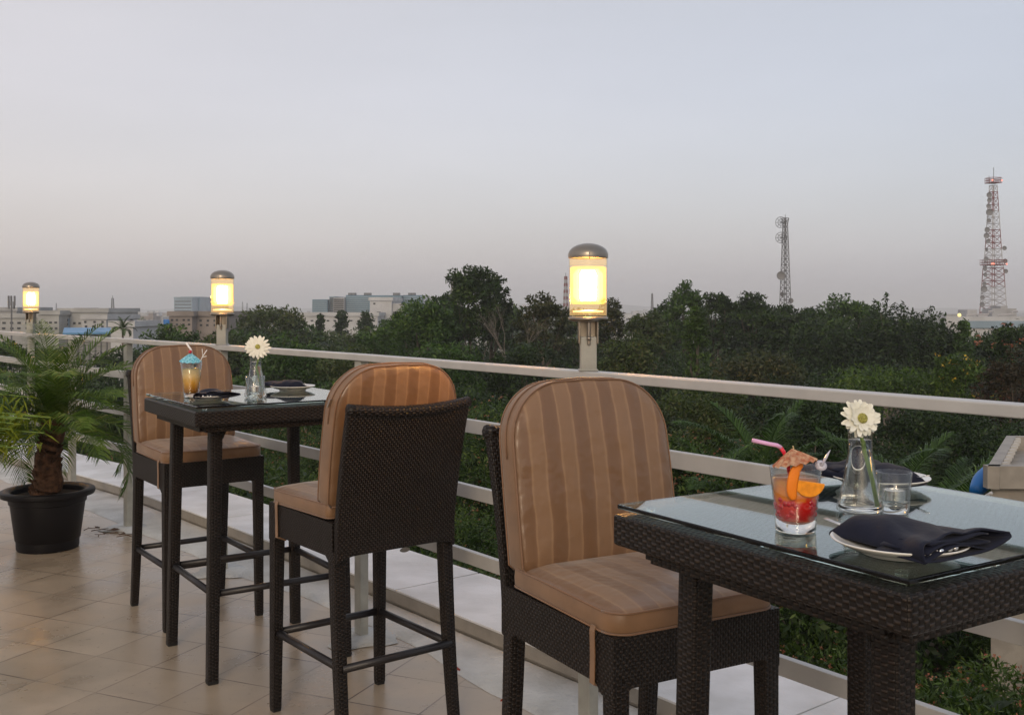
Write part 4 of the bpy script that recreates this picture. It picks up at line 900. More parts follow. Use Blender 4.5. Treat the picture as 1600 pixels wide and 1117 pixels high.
T = [
 # name, px, D, ytop, wpx, mat, label, kw
 ('broad_tree', 425, 95, 474, 120, 'olive', 'wide hazy green tree right of the second lamp, in front of the city', dict(ybot=560, dens=1.1)),
 ('small_tree', 500, 120, 491, 26, 'dark', 'small dark upright tree in front of the pale blue office block, leftmost of three', dict(ybot=540, shape='spire')),
 ('small_tree', 534, 125, 483, 34, 'dark', 'small pointed tree in front of the blue office block, middle of three', dict(ybot=545, shape='spire')),
 ('small_tree', 572, 118, 488, 40, 'dark', 'small dark tree at the left foot of the white building, right of three', dict(ybot=550, shape='spire')),
 ('broad_tree', 380, 84, 508, 110, 'mid', 'green tree right of the second lamp stem, below the wide hazy tree', dict(ybot=600)),
 ('broad_tree', 475, 100, 512, 110, 'mid', 'green tree below the wide hazy tree, left of the small pointed trees', dict(ybot=590)),
 ('broad_tree', 548, 96, 517, 110, 'olive', 'olive tree below the small pointed trees', dict(ybot=590)),
 ('broad_tree', 630, 90, 490, 90, 'mid', 'green tree at the right foot of the white building', dict(ybot=590)),
 ('broad_tree', 700, 76, 455, 80, 'dark', 'dark tree filling the shoulder left of the tallest tree, by the concrete tower', dict(ybot=590)),
 ('broad_tree', 800, 84, 470, 80, 'dark', 'dark tree behind the bare leafless tree', dict(ybot=590)),
 ('broad_tree', 1040, 84, 470, 70, 'dark', 'dark tree left below the round headed tree', dict(ybot=590)),
 ('broad_tree', 1150, 86, 465, 90, 'mid', 'green tree behind the gap right of the round headed tree', dict(ybot=590)),
 ('broad_tree', 1215, 88, 470, 90, 'dark', 'dark tree in front of the slim mast foot, left side', dict(ybot=590)),
 ('broad_tree', 1280, 92, 484, 90, 'dark', 'dark tree just right of the slim mast', dict(ybot=590)),
 ('broad_tree', 1365, 90, 488, 100, 'dark', 'dark tree behind the tallest plumes', dict(ybot=590)),
 ('broad_tree', 1435, 92, 502, 100, 'dark', 'dark tree behind the sloping plumes', dict(ybot=590)),
 ('small_tree', 606, 110, 496, 34, 'mid', 'low green tree hiding the foot of the white building', dict(ybot=550)),
 ('tall_tree', 735, 62, 411, 96, 'dark', 'tallest dark tree, its head rising left of the big lamp', dict(ybot=560, dens=1.05, shape='round')),
 ('tall_tree', 768, 66, 420, 56, 'dark', 'dark tree leaning on the right side of the tallest tree', dict(ybot=540)),
 ('broad_tree', 660, 58, 462, 120, 'mid', 'broad green tree left of the tallest tree, beside the white building', dict(ybot=580)),
 ('broad_tree', 600, 66, 505, 90, 'mid', 'lower green tree below the white building', dict(ybot=580)),
 ('autumn_tree', 848, 64, 455, 84, 'brown', 'brownish green tree between the tallest tree and the big lamp', dict(ybot=570)),
 ('broad_tree', 900, 70, 478, 80, 'olive', 'olive tree directly behind the big lamp', dict(ybot=580)),
 ('broad_tree', 952, 72, 462, 56, 'brown', 'brownish tree just right of the big lamp', dict(ybot=570)),
 ('broad_tree', 1012, 66, 480, 84, 'olive', 'olive tree in the gap between the big lamp and the round headed tree', dict(ybot=580)),
 ('tall_tree', 1072, 78, 433, 66, 'mid', 'round headed tree standing above its neighbours right of the big lamp', dict(ybot=560)),
 ('tall_tree', 1122, 74, 447, 62, 'dark', 'dark tree right of the round headed tree', dict(ybot=570)),
 ('broad_tree', 1180, 72, 455, 88, 'dark', 'dark broad tree left of the slim lattice mast', dict(ybot=580)),
 ('column_tree', 1088, 48, 476, 44, 'bright', 'narrow drooping column tree of lighter green', dict(ybot=620, shape='column', dens=1.2)),
 ('broad_tree', 1245, 70, 478, 100, 'dark', 'dark tree at the foot of the slim lattice mast', dict(ybot=590)),
 ('broad_tree', 1322, 80, 456, 92, 'mid', 'greener round tree in the middle of the dark tree wall', dict(ybot=560)),
 ('plume_tree', 1290, 64, 474, 120, 'dark', 'dark tree with upright plumes below the greener round tree', dict(ybot=600, shape='spiky', nclump=52, dens=1.3)),
 ('plume_tree', 1395, 66, 461, 110, 'dark', 'dark plumed tree, tallest of the plumes left of the big tower', dict(ybot=600, shape='spiky', nclump=52, dens=1.3)),
 ('plume_tree', 1455, 62, 484, 90, 'dark', 'dark plumed tree sloping down toward the tower building', dict(ybot=600, shape='spiky', nclump=46, dens=1.3)),
 ('pointed_tree', 1505, 60, 500, 46, 'mid', 'pointed green tree below the red and white tower', dict(ybot=600, shape='spire')),
 ('broad_tree', 1540, 66, 520, 80, 'mid', 'green tree in front of the foot of the red and white tower', dict(ybot=600)),
 ('broad_tree', 1592, 45, 496, 110, 'dark', 'dark tree at the right edge beside the tower', dict(ybot=620, blossom='blossom', nb=60)),
 ('broad_tree', 1190, 42, 550, 150, 'brown', 'brownish shrub like tree below the slim mast, just above the rail', dict(ybot=640)),
 ('branching_tree', 1385, 36, 580, 200, 'bright', 'flat topped green tree with pale spreading branches just above the rail', dict(ybot=650, shape='flat', trunkm='paletwig', dens=.8)),
 ('bright_tree', 1500, 34, 545, 110, 'bright', 'bright green tree with yellow blossom above the rail on the right', dict(ybot=680, blossom='yblossom', nb=50)),
 ('red_tree', 1585, 30, 545, 100, 'red', 'red tinged tree at the right edge just above the rail', dict(ybot=690)),
 ('broad_tree', 990, 46, 520, 120, 'olive', 'olive green tree above the rail right of the lamp stem', dict(ybot=640)),
 ('broad_tree', 820, 44, 535, 130, 'dark', 'dark tree above the rail left of the lamp stem', dict(ybot=640)),
 ('broad_tree', 690, 42, 530, 130, 'mid', 'green tree above the rail behind the back view stool', dict(ybot=640)),
 ('broad_tree', 560, 44, 540, 140, 'olive', 'olive tree above the rail right of the far daisy', dict(ybot=650)),
 ('broad_tree', 450, 48, 528, 130, 'mid', 'green tree behind the far daisy', dict(ybot=640)),
 ('broad_tree', 345, 60, 515, 100, 'olive', 'olive tree behind the second lamp stem', dict(ybot=620)),
 ('broad_tree', 270, 66, 503, 100, 'mid', 'green tree behind the palm side stool, left of the second lamp', dict(ybot=620)),
 ('broad_tree', 190, 58, 545, 110, 'dark', 'dark tree behind the post right of the palm', dict(ybot=640)),
 ('red_tree', 90, 60, 542, 90, 'red', 'reddish tree seen through the palm', dict(ybot=620)),
 ('broad_tree', 30, 55, 530, 110, 'dark', 'dark tree behind the palm at the left edge', dict(ybot=640)),
 ('vine_tree', 1080, 24, 600, 210, 'olive', 'vine covered olive tree below the top rail behind the nearest cushion', dict(ybot=780)),
 ('vine_tree', 1270, 23, 610, 230, 'dark', 'dark vine covered tree below the top rail behind the near daisy', dict(ybot=790)),
 ('vine_tree', 1450, 24, 640, 220, 'dark', 'dark tree below the top rail behind the palm fronds', dict(ybot=800)),
 ('vine_tree', 1600, 22, 650, 200, 'dark', 'dark tree below the top rail at the right edge', dict(ybot=820)),
 ('vine_tree', 880, 26, 600, 200, 'olive', 'olive tree hidden behind the nearest cushion', dict(ybot=760)),
 ('vine_tree', 700, 27, 592, 170, 'dark', 'dark tree between the back view stool and the nearest cushion', dict(ybot=760)),
 ('vine_tree', 520, 28, 595, 190, 'mid', 'green tree behind the back view stool cushion', dict(ybot=760)),
 ('vine_tree', 350, 30, 590, 190, 'mid', 'green tree behind the palm side stool cushion', dict(ybot=760)),
 ('vine_tree', 170, 32, 585, 180, 'dark', 'dark tree behind the right half of the palm', dict(ybot=760)),
 ('vine_tree', 10, 34, 580, 180, 'mid', 'green tree behind the left half of the palm', dict(ybot=760)),
]
for nm, px, D, yt, wp, mm, lb, kw in T:
    kw = dict(kw)
    for k_ in ('blossom', 'trunkm'):
        if k_ in kw: kw[k_] = M[kw[k_]]
    tree(nm, px, D, yt, wp, M[mm], lb, group=G1, **kw)
# dense undergrowth filling the park under the trees
cs = []; rs_ = []
for D0, D1, n_, zt_ in ((15,26,420,-5.6),(26,45,520,-5.2),(45,66,560,-4.6),(66,84,600,-4.2),(84,110,520,-5.0)):
    Dd = D0+(D1-D0)*rg.random(n_); X_ = (rg.random(n_)-.5)*1.2*Dd*1.05; top = zt_+rg.normal(size=n_)*.8
    keep = ~((Dd > 66) & (X_/Dd*F0+800 < 330)); Dd, X_, top = Dd[keep], X_[keep], top[keep]; n_ = len(Dd)
    for lay in range(4): cs.append(np.stack([X_+rg.normal(size=n_)*.5, Dd+rg.normal(size=n_)*.5, top-1.7*lay], 1)); rs_.append(1.0+.03*Dd*(.6+.8*rg.random(n_)))
cs = np.concatenate(cs); rs_ = np.concatenate(rs_); lf_ = .0042*cs[:, 1]
cnt = (rs_**2*1.9/(lf_**2*.21)*.34).astype(int)+6
V, F = leaf_cloud(cs, rs_, cnt, np.repeat(lf_, cnt), squash=.8); V = V.reshape(-1, 3)
tag(npmesh('undergrowth', V, F, M['dark']), kind='stuff')
# bare tree
bt = empty('bare_tree', (at(792,60), 60, GROUND), 0, 'bare leafless tree between the tallest tree and the brownish tree', 'tree', G1)
mb = MB(); 
def branch(p, d, L_, r, depth):
    q = p+d*L_; limb(mb, p, q, r, r*.55, 3, .1)
    if depth: 
        for i in range(3): branch(q, (d+Vector((rnd.uniform(-.6,.6), rnd.uniform(-.6,.6), rnd.uniform(-.1,.35)))).normalized(), L_*rnd.uniform(.55,.75), r*.5, depth-1)
branch(Vector((0,0,0)), Vector((0,0,1)), 7.5, .14, 0); branch(Vector((0,0,7.4)), Vector((.03,0,1)).normalized(), 2.7, .07, 5); mb.build('trunk', M['paletwig'], bt, uv=False)

# flowering feathery trees just beyond the ledge
def feather_tree(x, y, zt, Rr, Hc, label, nb, leaf=.05, tot=52000, grp='flowering trees just beyond the ledge'):
    t = empty('flowering_tree', (x, y, GROUND), 0, label, 'tree', grp); c0 = np.array([0,0,zt-Hc/2-GROUND]); nc = 130
    d = rg.normal(size=(nc,3)); d /= np.linalg.norm(d, axis=1, keepdims=True); d[:,2] = np.abs(d[:,2])*1.0-.25; q = .6+.38*rg.random(nc); cen = c0+d*q[:,None]*np.array([Rr,Rr,Hc/2]); rad = Rr*.15*(.6+.9*rg.random(nc))
    w_ = rad**2; cnt = (tot*w_/w_.sum()).astype(int); V, F = leaf_cloud(cen, rad, cnt, leaf, squash=.6, aspect=.26); npmesh('crown', V, F, M['feather'], t)
    V, F = leaf_cloud(cen*np.array([.85,.85,1])-np.array([0,0,.3]), rad*1.6, (cnt*.12).astype(int)+5, .14, squash=.7, aspect=.5); npmesh('inner_foliage', V, F, M['dark'], t)
    mb = MB(); limb(mb, (0,0,0), (0,0,zt-Hc-GROUND+.3), .17, .1, 6, .03)
    for i in range(26): j = rg.integers(nc); limb(mb, (0,0,zt-Hc-GROUND+rnd.uniform(-.5,.5)), tuple(cen[j]*np.array([.95,.95,1])), .05, .008, 6, .12)
    mb.build('trunk', M['paletwig'], t, smooth=True, uv=False)
    j = rg.integers(nc, size=nb); dd = rg.normal(size=(nb,3)); dd[:,2] = np.abs(dd[:,2])+.25; dd /= np.linalg.norm(dd, axis=1, keepdims=True); bc = cen[j]+dd*rad[j][:,None]*np.array([1,1,.62])*1.02
    V, F = leaf_cloud(bc, np.full(nb, .026), np.full(nb, 8), .0155, aspect=.9); npmesh('blossoms', V, F, M['blossom'], t)
    return t
nrm = Vector((.8,.6)); tng = Vector((-.6,.8)); o0 = Vector((.245,3.295))
FT = [(.34,3.38,-.02,1.3,3.4,'small flowering tree close to the ledge at the lower right corner'),(-4.4,3.6,-1.35,2.2,3.0,'flowering tree at the lower right corner beyond the ledge'),(-1.3,3.8,-1.05,2.3,3.2,'flowering tree under the right half of the near table'),
 (2.0,3.8,-.75,2.4,3.2,'flowering tree seen beneath the near table, right of the nearest stool'),(5.2,3.9,-.55,2.4,3.2,'flowering tree in the rail gap right of the back view stool'),(8.6,4.1,-.6,2.4,3.2,'flowering tree seen under the back view stool seat rail'),
 (12.2,4.4,-.7,2.6,3.2,'flowering tree behind the far table legs'),(16.0,4.8,-.9,2.8,3.4,'flowering tree behind the palm side stool'),(20.2,5.2,-1.0,3.0,3.4,'flowering tree behind the palm pot'),
 (-3.2,8.0,-1.5,2.8,3.6,'flowering tree in the second row at the right edge'),(.8,8.4,-.75,2.9,3.8,'flowering tree in the second row behind the near plates'),(4.6,8.6,-.30,2.8,3.8,'flowering tree topped with blossom right of the nearest cushion'),
 (8.4,8.8,-.05,2.8,3.8,'blossom topped tree between the back view stool and the nearest cushion'),(12.4,9.2,.05,2.9,3.8,'blossom topped tree left of the back view cushion'),(16.8,9.6,-.2,3.1,3.8,'flowering tree in the second row behind the far table'),(21.5,10,-.5,3.3,3.8,'flowering tree in the second row behind the palm side stool'),(27,10.5,-.9,3.6,4,'flowering tree in the second row behind the palm')]
for a, b, zt, rr, hc, lb in FT:
    p = o0+tng*a+nrm*b; feather_tree(p.x, p.y, zt, rr, hc, lb, 420 if b < 6 else 760, leaf=.055 if b < 6 else .07, tot=60000 if b < 6 else 45000)
# background palms
def bg_palm(x, y, zc, L_, label, nf=18, m='mid'):
    t = empty('palm_tree', (x, y, GROUND), 0, label, 'palm', 'feathery palms below the terrace'); mb = MB(); limb(mb, (0,0,0), (0,0,zc-GROUND), .14, .09, 6, .02); mb.build('trunk', M['bark'], t, smooth=True, uv=False)
    for k in range(nf):
        v, f = [], []; q = k/nf; frond_geo(v, f, (0,0,zc-GROUND), k*2.4, R(84-70*q), L_*rnd.uniform(.8,1.05), R(35+50*q), nl=74, ll=L_*.24, lw=.017, rng=rnd, stem_w=.018); mb = MB(); mb.v = v; mb.f = f; mb.build('frond', M[m], t, uv=False)
bg_palm(at(1190,16.5), 16.5, -1.6, 2.0, 'feathery palm behind the pink straw of the near cocktail')
bg_palm(at(1120,15), 15, -1.5, 1.3, 'small palm right of the nearest cushion, below the top rail')
bg_palm(at(1390,15.5), 15.5, -2.3, 2.4, 'feathery palm right of the near daisy')
bg_palm(at(1470,13.5), 13.5, -2.2, 2.3, 'large feathery palm left of the beige rooftop')
bg_palm(at(192,90), 90, zat(516,90), 1.5, 'small dark palm beside the white block and water tank', 12)

# ------------------------------------------------------------------ neighbouring roof at the right
nb_ = empty('neighbour_roof', (0,0,0), 0, 'beige walled flat roof with a hollow top at the right edge', 'building')
P0 = Vector((at(1543,8.6), 8.6)); ez = zat(728, 8.6)
dl = Vector((.905,.425)); dr = Vector((1.0,-.02))
Q1 = P0+Vector((1.15,2.05)); Q3 = P0+Vector((2.6,-.1)); Q2 = Q1+(Q3-P0)
def wallseg(mb, a, b, th, z0, z1):
    a, b = Vector(a), Vector(b); d = (b-a); L_ = d.length; c = (a+b)/2; mb.box((c.x, c.y, (z0+z1)/2), (L_, th, z1-z0), math.atan2(d.y, d.x))
mb = MB(); ribbon(mb, [tuple(P0), tuple(Q3), tuple(Q2), tuple(Q1), tuple(P0+Vector((.004,.004)))], -.09, .0, ez-.19, ez); mb.build('parapet', M['beam'], nb_)
mb = MB(); mb.prism([tuple(P0+Vector((.07,.09))), tuple(Q3+Vector((-.09,.09))), tuple(Q2+Vector((-.09,-.09))), tuple(Q1+Vector((.07,-.09)))], GROUND, ez-.14); mb.build('wall', M['beam'], nb_)
mb = MB()
for k in range(9):
    q = P0.lerp(Q1, .12+.1*k)+Vector((.10,0)); mb.box((q.x, q.y, ez-.03), (.10,.035,.05))
mb.build('roof_bracket', M['rail'], nb_)
rs = rnd
mb = MB()
for k in range(60):
    u_, v_ = rs.random(), rs.random(); q = P0.lerp(Q1, .12+.8*u_)+(Q3-P0)*(.1+.5*v_); mb.sphere((q.x, q.y, ez-.135), rs.uniform(.012,.04), 6, (1,1,.5))
mb.build('roof_debris', M['dryleaf'], nb_)
mb = MB(); n = 14; mb.tube([(at(1524,9.0)+.02*k*1.0, 9.0+.02*k, zat(768,9.0)+.012*k) for k in range(n)], .085, 12, [.5+.5*math.sin(.25+k*.2) for k in range(n)]); tg = mb.build('blue_sheet', M['bluetarp'], smooth=True); tag(tg, 'rolled bright blue plastic sheet beside the beige rooftop', 'plastic sheet')
mb = MB(); mb.tube([(at(1520,8.8), 8.8, zat(787,8.8)), (at(1549,8.5), 8.5, zat(770,8.5))], .014, 8); tag(mb.build('white_pipe', M['white'], smooth=True), 'thin white pipe below the blue sheet beside the beige rooftop', 'pipe')

# ------------------------------------------------------------------ ground, hills and city
mb = MB(); mb.box((0, 3900, GROUND-.5), (9000, 8200, 1)); tag(mb.build('ground', M['ground']), kind='structure')
mb = MB(); V = []; F = []; n = 120
for i in range(n+1):
    x = -3800+7600*i/n; h = 16+10*math.sin(i*.13)+7*math.sin(i*.31+1)+3*math.sin(i*.9); V += [(x, 3500, GROUND-2), (x, 3700, GROUND+h), (x, 4000, GROUND+h*.9), (x, 4200, GROUND-2)]
for i in range(n):
    for k in range(3): F.append((4*i+k, 4*(i+1)+k, 4*(i+1)+k+1, 4*i+k+1))
mb.add(V, F); tag(mb.build('hills', M['hill'], smooth=True), kind='structure')
def boxpart(name, parent, x0, x1, D, dep, z0, z1, m):
    mb = MB(); mb.box(((x0+x1)/2, D+dep/2, (z0+z1)/2), (x1-x0, dep, z1-z0)); return mb.build(name, m, parent)
WIN = {}
def window(parent, x, D, z, w_, h_, m='win'):
    key = (round(w_,2), round(h_,2), m)
    if key not in WIN:
        mb = MB(); mb.box((0,-.04,0), (w_,.12,h_)); o = mb.build('window', M[m], parent, uv=False); WIN[key] = o.data
    else: o = bpy.data.objects.new('window', WIN[key]); C.objects.link(o); o.parent = parent
    o.location = (x, D, z); return o
def building(name, px0, px1, y0, y1, D, m, label, dep=14, rows=None, cols=0, wx=None, wpx=6, wpy=3, roof=True, group=None):
    t = empty(name, (0,0,0), 0, label, 'building', group); x0, x1, zt = at(px0, D), at(px1, D), zat(y0, D)
    boxpart('wall', t, x0, x1, D, dep, GROUND, zt, M[m])
    if roof:
        mb = MB(); ribbon(mb, [(x0,D),(x0,D+dep),(x1,D+dep),(x1,D),(x0+.01,D)], -.3, .12, zt+.02, zt+.7); mb.build('parapet', M[m], t)
    for yy in (rows or []):
        for k in range(cols):
            xx = x0+(x1-x0)*(k+.5)/cols+rnd.uniform(-.1,.1); window(t, xx, D, zat(yy, D), wpx/F0*D, wpy/F0*D)
    return t
G2 = 'low city buildings beyond the park'
b = building('office_building', -20, 26, 486, 530, 190, 'grey', 'grey stepped building at the left edge of the city', rows=(494,503,512), cols=5, wpx=5)
b = building('apartment_building', 0, 60, 497, 530, 170, 'cream', 'cream block with rows of small windows at the far left, behind the smallest lamp', rows=(504.5,513), cols=5, wpx=5)
boxpart('stair_tower', b, at(8,172), at(34,172), 174, 6, GROUND, zat(490,172), M['cream'])
b = building('apartment_building', 60, 92, 492, 530, 168, 'cream', 'cream block just right of the smallest lamp', rows=(504,513), cols=4, wpx=4)
b = building('apartment_building', 92, 168, 488, 530, 172, 'cream', 'long cream block with a bluish glass bay and a roof box', rows=(505,), cols=8, wpx=3.6)
mb = MB(); D = 171.6; mb.box(((at(89,D)+at(108,D))/2, D, (zat(497,D)+zat(521,D))/2), (at(108,D)-at(89,D), .5, zat(497,D)-zat(521,D))); mb.build('glass_bay', M['bluepanel'], b)
for yy in (500,506.5,513): mb = MB(); mb.box(((at(89,D)+at(108,D))/2, D-.3, zat(yy,D)), ((at(108,D)-at(89,D))*.96, .2, .32)); mb.build('window', M['win'], b)
boxpart('roof_box', b, at(108,174), at(128,174), 176, 5, zat(492,174), zat(481,174), M['grey'])
b = building('apartment_building', 128, 166, 499, 530, 165, 'white', 'white block with square windows behind the blue shed', rows=(503,510), cols=3, wpx=3.4, wpy=3)
sh = empty('blue_roofed_shed', (0,0,0), 0, 'long low shed with a light blue sheet roof', 'shed'); D = 120
mb = MB(); mb.add([(at(98,D),D,zat(520,D)),(at(174,D),D,zat(519,D)),(at(174,D+7),D+7,zat(512,D+7)),(at(100,D+7),D+7,zat(512,D+7))], [(0,1,2,3)]); r_ = mb.build('roof', M['blueroof'], sh); sm = r_.modifiers.new('s','SOLIDIFY'); sm.thickness = .2
boxpart('wall', sh, at(104,D+1.5), at(172,D+1.5), D+1.6, 4, GROUND, zat(522,D), M['grey'])
for k in range(9): xx = at(102+9*k, D); mb = MB(); mb.box((xx, D+.4, (GROUND+zat(521,D))/2), (.15,.15,zat(521,D)-GROUND)); mb.build('post', M['tgrey'], sh)
b = building('plain_building', 173, 208, 511, 540, 118, 'white', 'small plain white block below the black water tank', dep=8)
wt = MB(); D = 119.5; xx = at(201,D); wt.lathe([(.001,0),(.42,0),(.45,.1),(.43,.35),(.45,.4),(.43,.62),(.12,.78),(.12,.82),(.001,.82)], 20, (xx,D+.8,zat(511,118)+.05)); o = wt.build('water_tank', M['tank'], smooth=True); tag(o, 'black water tank on the small white block', 'water tank')
b = building('hazy_office_block', 272, 300, 466, 520, 620, 'bluepanel', 'hazy stepped office block left of the second lamp', dep=40, rows=(471,476,481,486), cols=1, wpx=26, wpy=1.6)
boxpart('tower_slab', b, at(289,640), at(318,640), 632, 30, GROUND, zat(464,640), M['blueglass']); boxpart('tower_slab', b, at(308,660), at(334,660), 655, 40, GROUND, zat(466,660), M['grey'])
b = building('brown_building', 264, 300, 494, 530, 150, 'brownwall', 'brown grey block left of the second lamp stem', rows=(500,507), cols=4, wpx=3.4)
b = building('brown_building', 298, 352, 494, 530, 152, 'brownwall', 'brown grey block directly behind the second lamp stem', rows=(501,508), cols=5, wpx=3.6)
sg = MB(); D = 149; sg.box((at(260,D), D, zat(504,D)), (.9,.3,.9)); sg.xf(Matrix.Identity(4)); o = sg.build('blue_sign', M['bluetarp']); bevel(o, .15); tag(o, 'small bright blue sign on the brown city block', 'sign')
# blue glass office complex
D = 330; oc = empty('glass_office_complex', (0,0,0), 0, 'wide pale blue glass office complex with roof vents', 'building')
SEG = [(488,512,468,'blueglass'),(512,521,463,'bluepanel'),(521,538,465,'grey'),(538,576,461,'blueglass'),(576,628,461.5,'blueglass'),(628,660,461,'blueglass')]
for i, (a, b_, y_, m_) in enumerate(SEG):
    boxpart('wall', oc, at(a,D), at(b_,D), D+(i % 2)*3, 25, GROUND, zat(y_,D), M[m_])
    yy = y_+3
    while yy < 500: mb = MB(); mb.box(((at(a,D)+at(b_,D))/2, D+(i % 2)*3-.1, zat(yy,D)), (at(b_,D)-at(a,D)-.4, .3, .35)); mb.build('floor_band', M['bluepanel'] if m_ == 'blueglass' else M['win'], oc); yy += 3.2
for a in (541,547,566,571,612,617,636,642): mb = MB(); mb.box((at(a+2,D), D+6, zat(459.3,D)), (1.1, 3, .8)); mb.build('roof_vent', M['tgrey'], oc)
wb = building('white_building', 578, 612, 470, 540, 210, 'white', 'white block with a few dark windows in front of the blue offices', dep=18)
boxpart('wall', wb, at(612,210)+.01, at(629,210), 211, 16, GROUND, zat(474,210), M['white'])
for a, y_, s_ in ((585,474.5,3.2),(592,489.5,6.5),(617,489,5.5)): window(wb, at(a,210), 210, zat(y_,210), s_/F0*210, s_*.75/F0*210)
building('long_white_building', 470, 590, 494, 540, 200, 'white', 'long low white block behind the small pointed trees', dep=10, rows=(501,), cols=10, wpx=4, wpy=2)
ct = empty('concrete_tower', (0,0,0), 0, 'square grey concrete tower behind the tallest tree', 'tower'); D = 110
boxpart('shaft', ct, at(704.5,D), at(722,D), D, 1.6, GROUND, zat(443,D), M['conc']); boxpart('cap', ct, at(703,D), at(723,D), D-.1, 1.8, zat(443,D)+.01, zat(439.5,D), M['conc'])
# tower building right
b = building('flat_white_building', 1478, 1600, 495, 560, 230, 'white', 'flat white building with roof plant at the foot of the red and white tower', dep=30, roof=False, rows=(), cols=0)
mb = MB(); D = 229.8; mb.box(((at(1500,D)+at(1600,D))/2, D, zat(507,D)), (at(1600,D)-at(1500,D), .6, 1.6)); mb.build('window', M['bluepanel'], b)
for a, c_, y_, z_ in ((1513,1528,484,495),(1530,1545,491,495),(1552,1590,482,495),(1480,1500,491,495),(1565,1576,478,482)): mb = MB(); D = 236; mb.box(((at(a,D)+at(c_,D))/2, D+3, (zat(y_,D)+zat(z_,D))/2), (at(c_,D)-at(a,D), 5, zat(y_,D)-zat(z_,D))); mb.build('roof_plant', M['grey'] if a != 1530 else M['twhite'], b)
for a, c_ in ((1510,1545),(1560,1582)): mb = MB(); mb.tube([(at(a,233),233,zat(495,233)),(at(a+1,233),233,zat(492,233)),(at(c_,233),233,zat(491,233)),(at(c_,233),233,zat(486.5,233)),(at(c_+8,233),233,zat(486.5,233))], .2, 8); mb.build('duct', M['twhite'], b, smooth=True)
mb = MB(); mb.sphere((at(1499,231), 231, zat(492.3,231)), .42, 10); M['yl'] = mat('lit_yellow_lamp', (1,.8,.3), .5, emit=(1,.85,.35), estr=.8); mb.build('lit_sign', M['yl'], b, smooth=True)
# distant scattered low buildings
LOWB = []
for k in range(120):
    px = rnd.uniform(-30, 1010) if k < 100 else rnd.uniform(940, 1030); D = rnd.uniform(260, 1500); hgt = rnd.uniform(4.5, 11)*(1+.0*D); w_ = rnd.uniform(7, 24); dep = rnd.uniform(8, 16)
    if 480 < px < 670 and D < 420: continue
    m_ = rnd.choice(['white','cream','white','cream','grey','brownwall']); x = at(px, D); t = empty('low_building', (x, D, GROUND), 0, {'white':'small white','cream':'small cream','grey':'small grey','brownwall':'small brownish'}[m_]+(' low building in the nearer half of the hazy far city' if D < 700 else ' low building in the farthest hazy rooftops'), 'building', G2)
    mb = MB(); mb.box((0,0,hgt/2), (w_,dep,hgt)); mb.box((w_*.2,0,hgt+.8), (w_*.25,dep*.4,1.6)); o = mb.build('wall', M[m_], t)
    if D < 750:
        mb = MB(); nfl = int(hgt//3)
        for fz in range(nfl):
            for kx in range(int(w_//3)): mb.box((-w_/2+1.7+3*kx, -dep/2-.03, 1.6+3*fz), (1.3,.1,1.2))
        if mb.v: mb.build('window', M['win'], t)
for k in range(46):   # far hazy trees among the rooftops
    px = rnd.uniform(-20, 1030); D = rnd.uniform(220, 700)
    if 480 < px < 670 and D < 420: continue
    R_ = rnd.uniform(3.5, 8); t = empty('distant_tree', (at(px,D), D, GROUND), 0, 'hazy round tree among the rooftops of the far city', 'tree', 'hazy trees among the rooftops'); hh = rnd.uniform(6.5,10.5)
    d = rg.normal(size=(26,3)); d /= np.linalg.norm(d, axis=1, keepdims=True); cen = np.array([0,0,hh*.6])+d*np.array([R_*.8,R_*.8,hh*.33]); V, F = leaf_cloud(cen, R_*.3*(.6+.8*rg.random(26)), np.full(26, 45), 1.1, squash=.8, aspect=.6); npmesh('crown', V, F, M['mid'], t)
    mb = MB(); mb.tube([(0,0,0),(0,0,hh*.5)], .35, 6); mb.build('trunk', M['bark'], t, uv=False)

# ------------------------------------------------------------------ masts and towers
def lattice(t, levels, bandm, r=.09, name='lattice_section', nsides=4):
    """levels: list of (z, halfwidth); one mesh per band"""
    for i in range(len(levels)-1):
        (z0, a0), (z1, a1) = levels[i], levels[i+1]; mb = MB(); c = []
        for k in range(4): sx_, sy_ = ((-1,-1),(1,-1),(1,1),(-1,1))[k]; c.append((Vector((sx_*a0, sy_*a0, z0)), Vector((sx_*a1, sy_*a1, z1))))
        for k in range(4):
            p0, p1 = c[k]; q0, q1 = c[(k+1) % 4]; mb.bar(p0, p1, r*1.5); mb.bar(p0, q1, r*.7); mb.bar(q0, p1, r*.7); mb.bar(p1, q1, r*.8)
        mb.build(name, bandm(i), t, uv=False)
def dish(t, c, r, az, m, grid=False, solid=True):
    mb = MB(); n = 18
    if not grid:
        prof = [(r*k/5, -.28*r*(1-(k/5)**2)) for k in range(6)]; prof[0] = (.001, -.28*r); mb.lathe(prof+[(r, .06*r), (r*.98, .02*r)], n)
    else:
        for q in (3, 5): mb.tube([(r*q/5*math.cos(6.283*i/18), r*q/5*math.sin(6.283*i/18), -.25*r*(1-(q/5)**2)) for i in range(19)], r*.05, 4)
        for q in range(8): a = 6.283*q/8; mb.tube([(0,0,-.25*r),(r*.5*math.cos(a), r*.5*math.sin(a), -.19*r),(r*math.cos(a), r*math.sin(a), 0)], r*.04, 4)
    mb.tube([(0,0,-.28*r),(0,0,-.6*r)], r*.08, 5); mb.tube([(0,0,-.28*r),(0,0,.3*r)], r*.04, 5)
    mb.xf(Matrix.Translation(Vector(c)) @ Matrix.Rotation(az, 4, 'Z') @ Matrix.Rotation(R(90), 4, 'X')); return mb.build('dish_antenna', m, t, smooth=True, uv=False)
